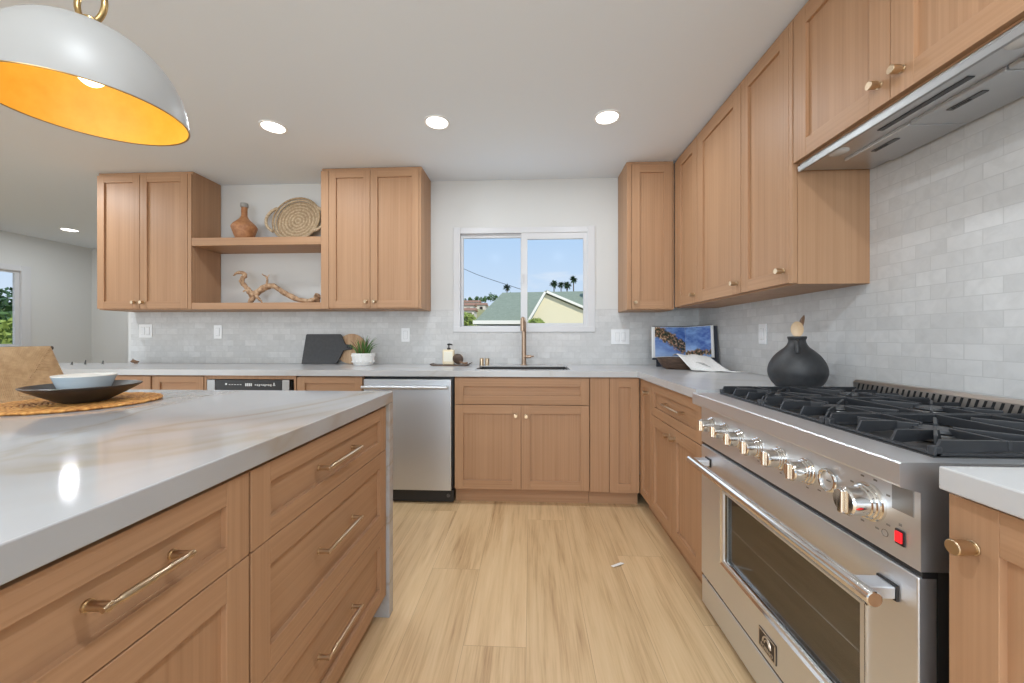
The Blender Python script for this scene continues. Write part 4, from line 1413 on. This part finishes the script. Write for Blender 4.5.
def picture(name, p0, p1, a, c, h, ln, z0, z1, m_):
    p0, p1 = inset(p0, p1, a, c)
    up = Vector((0, 0, 1)) * h + Vector(ln)
    n = (p1 - p0).cross(up).normalized()
    if n.dot(Vector((0, 0, 1.1)) - p0) < 0:
        n = -n
    q0, q1 = p0 + up * z0, p1 + up * z0
    vs = [q0 + n * .0012, q1 + n * .0012, q1 + up * (z1 - z0) + n * .0012, q0 + up * (z1 - z0) + n * .0012]
    vs += [p - n * .0004 for p in vs]
    b = MB(); b.add(vs, [(0, 1, 2, 3), (7, 6, 5, 4), (0, 4, 5, 1), (1, 5, 6, 2), (2, 6, 7, 3), (3, 7, 4, 0)])
    return b.build(name, m_, bk_)
picture('page_picture', L0, SPN, .07, .995, hb, lean, .03, .985, M['page_a'])
picture('page_picture', SPN, R0, .01, .93, hb, lean, .02, .985, M['page_b'])
off = Vector((.004, .013, -.006))
v, f = panel(Vector(L0) + off, Vector(SPN) + off, hb + .012, lean, -.003)
b = MB(); b.add(v, f)
v, f = panel(Vector(SPN) + off, Vector(R0) + off, hb + .012, lean, -.003)
b.add(v, f)
b.build('cover', M['bookcover'], bk_)
st = thing('book_slab', 'dark two-leaf slab behind the open picture book', 'book stand', (1.30, 3.1, CT))  # plain dark slab standing behind the pages
v, f = panel((1.238, 3.075, CT + .0015), (1.358, 2.828, CT + .0015), .31, (.015, .056, 0), -.008)
b = MB(); b.add(v, f)
b.build('back_leaf', M['bookcover'], st)
v, f = panel((.975, 2.982, CT + .0015), (1.232, 3.087, CT + .0015), .30, (.018, .056, 0), -.008)
b = MB(); b.add(v, f)
b.build('front_leaf', M['bookcover'], st)
b = MB()
b.prism([(.925, 2.938), (1.215, 3.058), (1.22, 3.043), (.93, 2.923)], 'z', .972, .983)
b.build('ledge', M['bookcover'], st)

# linen towel draped over the bowl onto the counter
def cloth(name, fn, nu, nv, m_, parent, thick=.004):
    vs, fs = [], []
    for i in range(nu + 1):
        for j in range(nv + 1):
            vs.append(fn(i / nu, j / nv))
    for i in range(nu):
        for j in range(nv):
            a = i * (nv + 1) + j
            fs.append((a, a + 1, a + nv + 2, a + nv + 1))
    b = MB(); b.add(vs, fs, smooth=True)
    o = b.build(name, m_, parent, sharp=80)
    md = o.modifiers.new('solid', 'SOLIDIFY'); md.thickness = thick; md.offset = 1
    return o
tw = thing('tea_towel', 'white printed linen towel draped over the woven bowl', 'towel', (1.15, 2.75, CT))
def tf(u, v):
    # v runs from the far hem over the bowl rim down to the counter and right
    top = Vector((1.045 + .185 * u, 2.845, 1.012 - .004 * u))
    rim = Vector((1.030 + .215 * u, 2.690, 1.012 - .010 * u))
    drop = Vector((1.085 + .195 * u, 2.625 - .115 * u, .924))
    end = Vector((1.100 + .270 * u, 2.585 - .135 * u, .9205))
    if v < .3:
        p = top.lerp(rim, v / .3)
        p.z += .010 * math.sin(v / .3 * PI)
    elif v < .75:
        q = (v - .3) / .45
        p = rim.lerp(drop, q)
        p.y -= .030 * math.sin(q * PI) * (1 - .5 * u)
        p.z -= .010 * math.sin(q * PI)
    else:
        p = drop.lerp(end, (v - .75) / .25)
    p.z += .004 * math.sin(u * 11 + v * 5) * (0 if v > .75 else 1)
    if v > .7:
        p.z += .006 * abs(math.sin(u * 7 + 1.0)) * (v - .7) / .3
    p.z = max(p.z, CT + .0015)
    return p
cloth('cloth', tf, 22, 40, M['linen'], tw)
b = MB()
for k in range(3):
    pts = [tf(.34 + .04 * k + .20 * i / 8, .46 + .045 * k + .06 * i / 8) + Vector((-.003, -.004, .0062)) for i in range(9)]
    b.tube(pts, .0016, 6)
b.build('print', M['linen_mark'], tw)

# ------------------------------------------------------------------ black vase with spoons
vx, vy = 1.218, 1.80
o = thing('black_vase', 'wide matte black clay jug standing left of the range', 'vase', (vx, vy, CT))
b = MB()
pv = [(0, 0), (.074, 0), (.084, .004), (.100, .022), (.112, .054), (.113, .082), (.104, .112), (.086, .142), (.062, .166), (.045, .182), (.036, .197), (.033, .212), (.036, .219), (.037, .227), (.032, .229), (.028, .220), (.027, .18), (.0, .12)]
b.lathe(smooth([(r, 0, z) for r, z in pv], 3) and [(p.x, p.z) for p in smooth([(r, 0, z) for r, z in pv], 3)], (vx, vy, CT), 64)
b.build('body', M['blackvase'], o, sharp=60)
b = MB()
dx, dy = -.54, -.84
hp = [(vx + dx * .034, vy + dy * .034, CT + .208), (vx + dx * .054, vy + dy * .054, CT + .204), (vx + dx * .068, vy + dy * .068, CT + .184), (vx + dx * .074, vy + dy * .074, CT + .156)]
b.tube(smooth(hp, 5), .008, 12)
b.build('handle', M['blackvase'], o)
def spoon(name, label, base, tip, r, m_, face):
    base, tip = Vector(base), Vector(tip)
    d = (tip - base).normalized()
    b = MB()
    neck = tip - d * r[2] * 1.0
    b.tube([base, base.lerp(neck, .5), neck], [.0055, .005, .006], 10)
    z = d
    y = Vector(face).normalized()
    y = (y - z * y.dot(z)).normalized()
    x = y.cross(z)
    T = Matrix(((x.x, y.x, z.x, tip.x), (x.y, y.y, z.y, tip.y), (x.z, y.z, z.z, tip.z), (0, 0, 0, 1)))
    # shallow spoon bowl
    vs, fs = [], []
    n1, n2 = 8, 20
    for i in range(n1 + 1):
        q = i / n1
        for k in range(n2):
            t = 2 * PI * k / n2
            vs.append((r[0] * q * math.cos(t), -.010 * (1 - q * q) + .004, r[2] * q * math.sin(t)))
    for i in range(n1 + 1):
        q = 1 - i / n1
        for k in range(n2):
            t = 2 * PI * k / n2
            vs.append((r[0] * q * math.cos(t), -.010 * (1 - q * q) + .0005 + .0035 * q, r[2] * q * math.sin(t)))
    for i in range(2 * n1 + 1):
        for k in range(n2):
            l = (k + 1) % n2
            fs.append((i * n2 + k, i * n2 + l, (i + 1) * n2 + l, (i + 1) * n2 + k))
    b.add(vs, fs, 0, T, True)
    o = b.build(name, m_, loc=base, sharp=60)
    tag(o, label, 'spoon', 'wooden spoons in the black jug')
spoon('wooden_spoon', 'pale wooden spoon standing in the black jug', (vx + .010, vy + .006, CT + .130), (vx - .002, vy - .004, CT + .262), (.024, .008, .036), M['spoonwood'], (-.55, -.8, .1))
spoon('wooden_spoon', 'dark tipped wooden spoon behind the pale one in the jug', (vx - .006, vy + .004, CT + .130), (vx + .026, vy + .006, CT + .298), (.019, .008, .030), M['spoondark'], (.6, -.7, .1))

# ------------------------------------------------------------------ things on the island
mc_ = (-1.520, 1.215)
pm = thing('placemat', 'round braided orange placemat on the island near the stool', 'placemat', (mc_[0], mc_[1], CT))
b = MB()
for k in range(17):
    r = .012 + k * .0120
    n_ = 64
    ring = [(mc_[0] + r * math.cos(t), mc_[1] + r * math.sin(t), CT + .0055 + .0010 * math.sin(i * 2.2 + k)) for i, t in enumerate([2 * PI * i / n_ for i in range(n_)])]
    b.tube(ring, .0066, 6, closed=True, flat=.75)
b.build('braid', M['orangemat'], pm, sharp=60)
pl = MB()
pz = CT + .0118
pc_ = (-1.482, 1.20)
pl.lathe([(0, 0), (.052, 0), (.060, .003), (.096, .024), (.127, .043), (.139, .052), (.1405, .055), (.136, .056), (.122, .047), (.094, .029), (.056, .010), (0, .008)], (pc_[0], pc_[1], pz), 64)
o = pl.build('dinner_plate', M['matte_blackplate'], loc=(pc_[0], pc_[1], pz))
tag(o, 'wide shallow matte black plate on the orange placemat', 'plate')
o = thing('cereal_bowl', 'pale blue glazed bowl with cream rim sitting on the black plate', 'bowl', (pc_[0], pc_[1], pz + .008))
bc_ = (pc_[0] + .002, pc_[1], pz + .0085)
b = MB()
b.lathe([(0, 0), (.046, 0), (.050, .004), (.064, .046), (.075, .076)], bc_, 56)
b.build('body', M['bluebowl'], o)
b = MB()
b.lathe([(.075, .076), (.0755, .078), (.0745, .080), (.072, .0793), (.060, .046), (.046, .010), (0, .007)], bc_, 56)
b.build('inner_glaze', M['bowlrim'], o)

# counter stool with woven cord back, on the far side of the island
stl = thing('counter_stool', 'counter stool with woven tan cord back left of the island', 'stool', (-2.0, 1.42, 0))
def wcord(b, C00, C10, C11, C01, pitch=.0068, r=.0039, belly=.0):
    """envelope weave on quad: cords run from each rail square to the diagonals"""
    C00, C10, C11, C01 = map(Vector, (C00, C10, C11, C01))
    def P(s, t):
        p = C00.lerp(C10, s).lerp(C01.lerp(C11, s), t)
        return p + nrm * belly * (s * (1 - s) * t * (1 - t) * 16)
    nrm = (C10 - C00).cross(C01 - C00).normalized()
    Wd_, Ht_ = (C10 - C00).length, (C01 - C00).length
    k = .5 * Wd_ / Ht_ if Ht_ > Wd_ else .5
    nS = int(Wd_ / pitch)
    for i in range(nS):
        s = (i + .5) / nS
        d = min(s, 1 - s) * Wd_ / Ht_
        d = min(d, .5)
        b.tube([P(s, 0) - nrm * .006, P(s, .004) , P(s, d * .5), P(s, d)], r, 6)
        b.tube([P(s, 1) - nrm * .006, P(s, .996), P(s, 1 - d * .5), P(s, 1 - d)], r, 6)
    nT = int(Ht_ / pitch)
    for i in range(nT):
        t = (i + .5) / nT
        d = min(t, 1 - t) * Ht_ / Wd_
        d = min(d, .5)
        b.tube([P(0, t) - nrm * .006, P(.004, t), P(d * .5, t), P(d, t)], r, 6)
        b.tube([P(1, t) - nrm * .006, P(.996, t), P(1 - d * .5, t), P(1 - d, t)], r, 6)
yA, yB_ = 1.18, 1.665
b = MB()
wcord(b, (-2.12, yA - .03, .70), (-2.12, yB_ + .075, .70), (-2.20, yB_ - .018, 1.098), (-2.20, yA, 1.098), belly=-.010)
b.build('woven_back', M['cord'], stl, sharp=60)
b = MB()
wcord(b, (-1.80, yA, .655), (-1.80, yB_, .655), (-2.12, yB_, .645), (-2.12, yA, .645))
b.build('woven_seat', M['cord'], stl, sharp=60)
MB().box(-2.10, -1.81, yA + .01, yB_ - .01, .622, .640, 0, .004).build('seat_frame', M['darkwood'], stl)
b = MB()
b.tube([(-2.211, yA - .022, 1.092), (-2.211, yB_ - .004, 1.092)], .0095, 12)
b.build('top_rail', M['badge_dark'], stl)
for y0_, y1_, yt in ((yA - .02, yA + .0, yA + .03), (yB_ + .045, yB_ + .03, yB_ - .05)):
    b = MB()
    b.tube([(-2.06, y0_, 0), (-2.10, y0_, .40), (-2.142, y1_, .70), (-2.215, yt, 1.075)], [.012, .015, .013, .009], 12)
    b.build('leg', M['darkwood'], stl)
for y0_ in (yA, yB_):
    b = MB()
    b.tube([(-1.81, y0_, 0), (-1.825, y0_, .64)], [.012, .016], 12)
    b.build('leg', M['darkwood'], stl)
b = MB()
b.tube([(-1.815, yA, .22), (-1.815, yB_, .22)], .010, 10)
b.build('footrest', M['darkwood'], stl)

# a scrap of white paper on the floor
b = MB()
b.add([(.402, 1.92, .001), (.457, 1.95, .001), (.472, 1.935, .006), (.412, 1.905, .004), (.402, 1.92, .003), (.457, 1.95, .004), (.472, 1.935, .008), (.412, 1.905, .006)], [(3, 2, 1, 0), (4, 5, 6, 7), (0, 1, 5, 4), (1, 2, 6, 5), (2, 3, 7, 6), (3, 0, 4, 7)])
o = b.build('paper_scrap', M['paper'], loc=(.43, 1.93, 0))
tag(o, 'tiny scrap of white paper on the floor before the sink', 'paper scrap')

# ------------------------------------------------------------------ outside
GZ = -1.6
g = MB()
g.box(-90, 60, 4.4 + 2.0, 160, GZ - .3, GZ)
g.box(-90, XL - .6, -20, 6.4, GZ - .3, GZ)
o = g.build('ground_outside', M['yard'])
o['kind'] = 'structure'
def foliage(c, r, n_, size, rnd=None):
    b = MB()
    for i in range(n_):
        while True:
            p = Vector((random.uniform(-1, 1), random.uniform(-1, 1), random.uniform(-1, 1)))
            if .35 < p.length < 1:
                break
        q = Vector((c[0] + p.x * r[0], c[1] + p.y * r[1], c[2] + p.z * r[2]))
        a = Vector((random.gauss(0, 1), random.gauss(0, 1), random.gauss(0, 1))).normalized()
        bb = a.orthogonal().normalized()
        s = size * random.uniform(.6, 1.3)
        b.add([q - a * s, q + bb * s * .5, q + a * s, q - bb * s * .5], [(0, 1, 2, 3)])
    return b
# neighbour's house: long green hip roof and a cream gable wing
hs = thing('neighbour_house', 'cream neighbouring house with green shingle roof outside kitchen window', 'house', (0.3, 12, GZ))
b = MB()
b.box(-1.446, 4.8, 10.9, 18.4, GZ, 1.474)
b.build('wall', M['stucco'], hs)
ev = 1.605
b = MB()
vs = [(-1.53, 10.5, ev), (5.57, 10.5, ev), (5.57, 13.3, 2.80), (-.96, 13.3, 2.72), (-1.53, 18.6, ev), (5.57, 18.6, ev)]
vs += [(x, y, z - .10) for x, y, z in vs]
fs = [(0, 1, 2, 3), (0, 3, 4), (3, 2, 5, 4), (6, 9, 8, 7), (6, 10, 9), (9, 10, 11, 8), (0, 6, 7, 1), (4, 10, 6, 0), (1, 7, 8, 2), (2, 8, 11, 5), (5, 11, 10, 4)]
b.add(vs, fs)
b.build('roof', M['roofgreen'], hs, sharp=10)
b = MB()
b.box(-1.57, .6, 10.40, 10.52, ev - .09, ev + .01)
b.build('gutter', M['trimwhite'], hs)
b = MB()
b.box(-1.50, .6, 10.52, 10.9, ev - .22, ev - .13)
b.build('soffit', M['farwall'], hs)
# gable wing nearer, with white rake boards
gy = 9.6
b = MB()
b.prism([(.035, GZ), (.035, 1.60), (.401, 2.23), (1.98, 1.55), (1.98, GZ)], 'y', gy, gy + .15)
b.build('gable_wall', M['stucco'], hs)
b = MB()
def rake(b, p, q, w, ya, yb, over=0.0):
    p, q = Vector((p[0], 0, p[1])), Vector((q[0], 0, q[1]))
    d = (q - p).normalized()
    nrm = Vector((-d.z, 0, d.x))
    if nrm.z < 0:
        nrm = -nrm
    pts = [(p.x, p.z), (q.x, q.z), (q.x + nrm.x * w, q.z + nrm.z * w), (p.x + nrm.x * w, p.z + nrm.z * w)]
    b.prism(pts, 'y', ya, yb)
rake(b, (-.04, 1.51), (.401, 2.265), .055, gy - .10, gy + .02)
rake(b, (.401, 2.265), (2.10, 1.535), .055, gy - .10, gy + .02)
b.build('rake_board', M['trimwhite'], hs)
b = MB()
rake(b, (.401, 2.31), (2.15, 1.56), .035, gy - .02, gy + 4.0)
rake(b, (-.08, 1.49), (.401, 2.31), .03, gy + .0, gy + .9)
b.build('gable_roof', M['roofgreen'], hs)
MB().box(1.80, 2.08, 12.4, 12.8, 2.0, 2.83).build('chimney', M['farwall'], hs)

def palm(label, x, Y, z, r):
    top = Vector((x, Y, z))
    o = thing('palm_tree', label, 'palm tree', (top.x, Y, 0), 'tall fan palms beyond the neighbouring house')
    b = MB()
    b.tube([(top.x + .1, Y, 0), (top.x + .05, Y, top.z * .5), (top.x, Y, top.z)], [r * .16, r * .12, r * .10], 8)
    b.build('trunk', M['bark'], o)
    b = MB()
    for k in range(70):
        d = Vector((random.gauss(0, 1), random.gauss(0, 1), random.gauss(.1, .8))).normalized()
        side = d.cross(Vector((0, 0, 1))).normalized()
        L = r * random.uniform(.75, 1.1)
        p1 = top + d * L * .55
        p2 = top + d * L + Vector((0, 0, -.16 * r))
        b.add([top, p1 + side * r * .16, p2, p1 - side * r * .16], [(0, 1, 2, 3)])
    b.build('crown', M['tree_dark'], o)
palm('lone fan palm seen through the left window sash', -3.75, 62, 9.34, .78)
palm('leftmost fan palm of four above the cream gable', 3.75, 60, 9.58, .80)
palm('second fan palm from the left above the cream gable', 5.09, 63, 9.91, .74)
palm('third fan palm from the left above the cream gable', 5.59, 58, 9.13, .80)
palm('tallest and rightmost fan palm above the cream gable', 6.79, 60, 10.26, .80)

# distant hillside
def hill(name, pts, y0, y1, mat_, along='x'):
    b = MB()
    n_ = len(pts)
    vs = []
    for x, z in pts:
        vs += [(x, y0, GZ - 2), (x, y0 + .4 * (y1 - y0), z * .75 + GZ * .25), (x, y1, z)]
    fs = []
    for i in range(n_ - 1):
        for k in range(2):
            a = i * 3 + k
            fs.append((a, a + 3, a + 4, a + 1))
    b.add(vs, fs)
    o = b.build(name, mat_)
    o['kind'] = 'structure'
    return o
hill('hill_1', [(-60, 6.4), (-30, 7.1), (-14, 7.4), (-8, 7.1), (-3, 6.3), (2, 5.9), (10, 6.2), (25, 6.9), (45, 7)], 34, 70, M['hill'])
random.seed(21)
far = [(-8.08, 4.76, 46, 2.4, .9, 'pale house with red roof lowest on the distant hillside'), (-8.87, 6.14, 56, 2.6, .8, 'second pale hillside house, above the lowest one'), (-6.99, 5.20, 50, 2.2, .8, 'rightmost pale house on the distant hillside by roof edge'), (-7.10, 3.89, 42, 1.8, .8, 'small cream house at the foot of the distant hillside')]
for x, z, Y, w, h, lb in far:
    p = Vector((x, Y, z))
    o = thing('hillside_house', lb, 'house', (p.x, Y, p.z - 1.0), 'pale houses on the distant hillside')
    MB().box(p.x - w / 2, p.x + w / 2, Y, Y + 2.2, p.z - 2.0, p.z + h * .35).build('wall', M['farwall'], o)
    b = MB()
    b.prism([(Y - .15, p.z + h * .35), (Y + 1.1, p.z + h * .80), (Y + 2.35, p.z + h * .35)], 'x', p.x - w / 2 - .15, p.x + w / 2 + .15)
    b.build('roof', M['farroof'], o)
    b = MB()
    for k in range(2):
        xx = p.x - w * .25 + k * w * .5
        b.box(xx - .2, xx + .2, Y - .03, Y + .02, p.z - .35, p.z + .05)
    b.build('window', M['badge_dark'], o)
b = MB()
random.seed(5)
for k in range(26):
    q = k / 25
    p = Vector((-11.10 + 10.31 * q + random.uniform(-.16, .16), 60, 6.90 + 0.86 * min(q, .86) + random.uniform(-.16, .18)))
    fb = foliage((p.x, 60 + random.uniform(-2, 2), p.z), (.34, .34, random.uniform(.3, .75)), 70, .16)
    b.v_off = len(b.v)
    base = len(b.v)
    b.v += fb.v
    b.f += [[i + base for i in f] for f in fb.f]
    b.mi += fb.mi
    b.sm += fb.sm
o = b.build('treeline', M['tree'])
tag(o, 'line of small dark trees along the distant hilltop', 'trees', kind='stuff')
p = Vector((-2.367, 14, 1.908))
o = thing('bush', 'bright yellow-green bush left of the green roof', 'bush', (p.x, 14, GZ))
MB().tube([(p.x, 14, GZ), (p.x, 14, p.z - .1)], [.08, .04], 8).build('stem', M['bark'], o)
foliage((p.x, 14, p.z - .15), (.40, .4, .32), 600, .07).build('crown', M['bush'], o)
p = Vector((0.144, 9.2, 1.568))
o = thing('bush', 'low leafy shrub against the cream gable wall', 'bush', (p.x, 9.2, GZ))
MB().tube([(p.x, 9.2, GZ), (p.x, 9.2, p.z - .05)], [.05, .02], 8).build('stem', M['bark'], o)
foliage((p.x, 9.2, p.z - .06), (.20, .15, .09), 240, .05).build('crown', M['bush'], o)
b = MB()
A_, B_ = Vector((-5.950, 30, 6.958)), Vector((-0.212, 13.4, 2.809))
b.tube(smooth([A_, A_.lerp(B_, .5) + Vector((0, 0, -.10)), B_], 6), [.020 - .010 * k / 12 for k in range(13)], 6)
o = b.build('power_line', M['cable'], loc=A_)
tag(o, 'thin overhead power line crossing the left sash sky', 'cable')

# view from the left window: slope, trees
b = MB()
vs, fs = [], []
ys = list(range(0, 34, 3))
for y in ys:
    vs += [(-12, y, GZ), (-26, y, .6), (-45, y, 4.0 + .5 * math.sin(y))]
for i in range(len(ys) - 1):
    for k in range(2):
        a = i * 3 + k
        fs.append((a, a + 1, a + 4, a + 3))
b.add(vs, fs)
o = b.build('hill_2', M['hill'])
o['kind'] = 'structure'
random.seed(3)
for i, (x, y, z, r, lb, mm) in enumerate(((-15.0, 11.0, 1.45, (.9, .9, .8), 'nearest leafy tree outside the left window', 'tree'), (-19, 13.2, 2.2, (1.0, 1.3, .75), 'open crowned dark tree outside the left window', 'tree_dark'), (-14.2, 9.4, 1.0, (.8, 1.0, .65), 'light green shrub low outside the left window', 'bush'), (-21, 14.4, 1.5, (1.1, 1.5, 1.1), 'broad green tree farther out past left window', 'tree'))):
    o = thing('leafy_tree', lb, 'tree', (x, y, GZ), 'trees outside the left window')
    MB().tube([(x, y, GZ), (x + .1, y, z)], [.12, .06], 8).build('trunk', M['bark'], o)
    foliage((x, y, z), r, 700, .11).build('crown', M[mm], o)
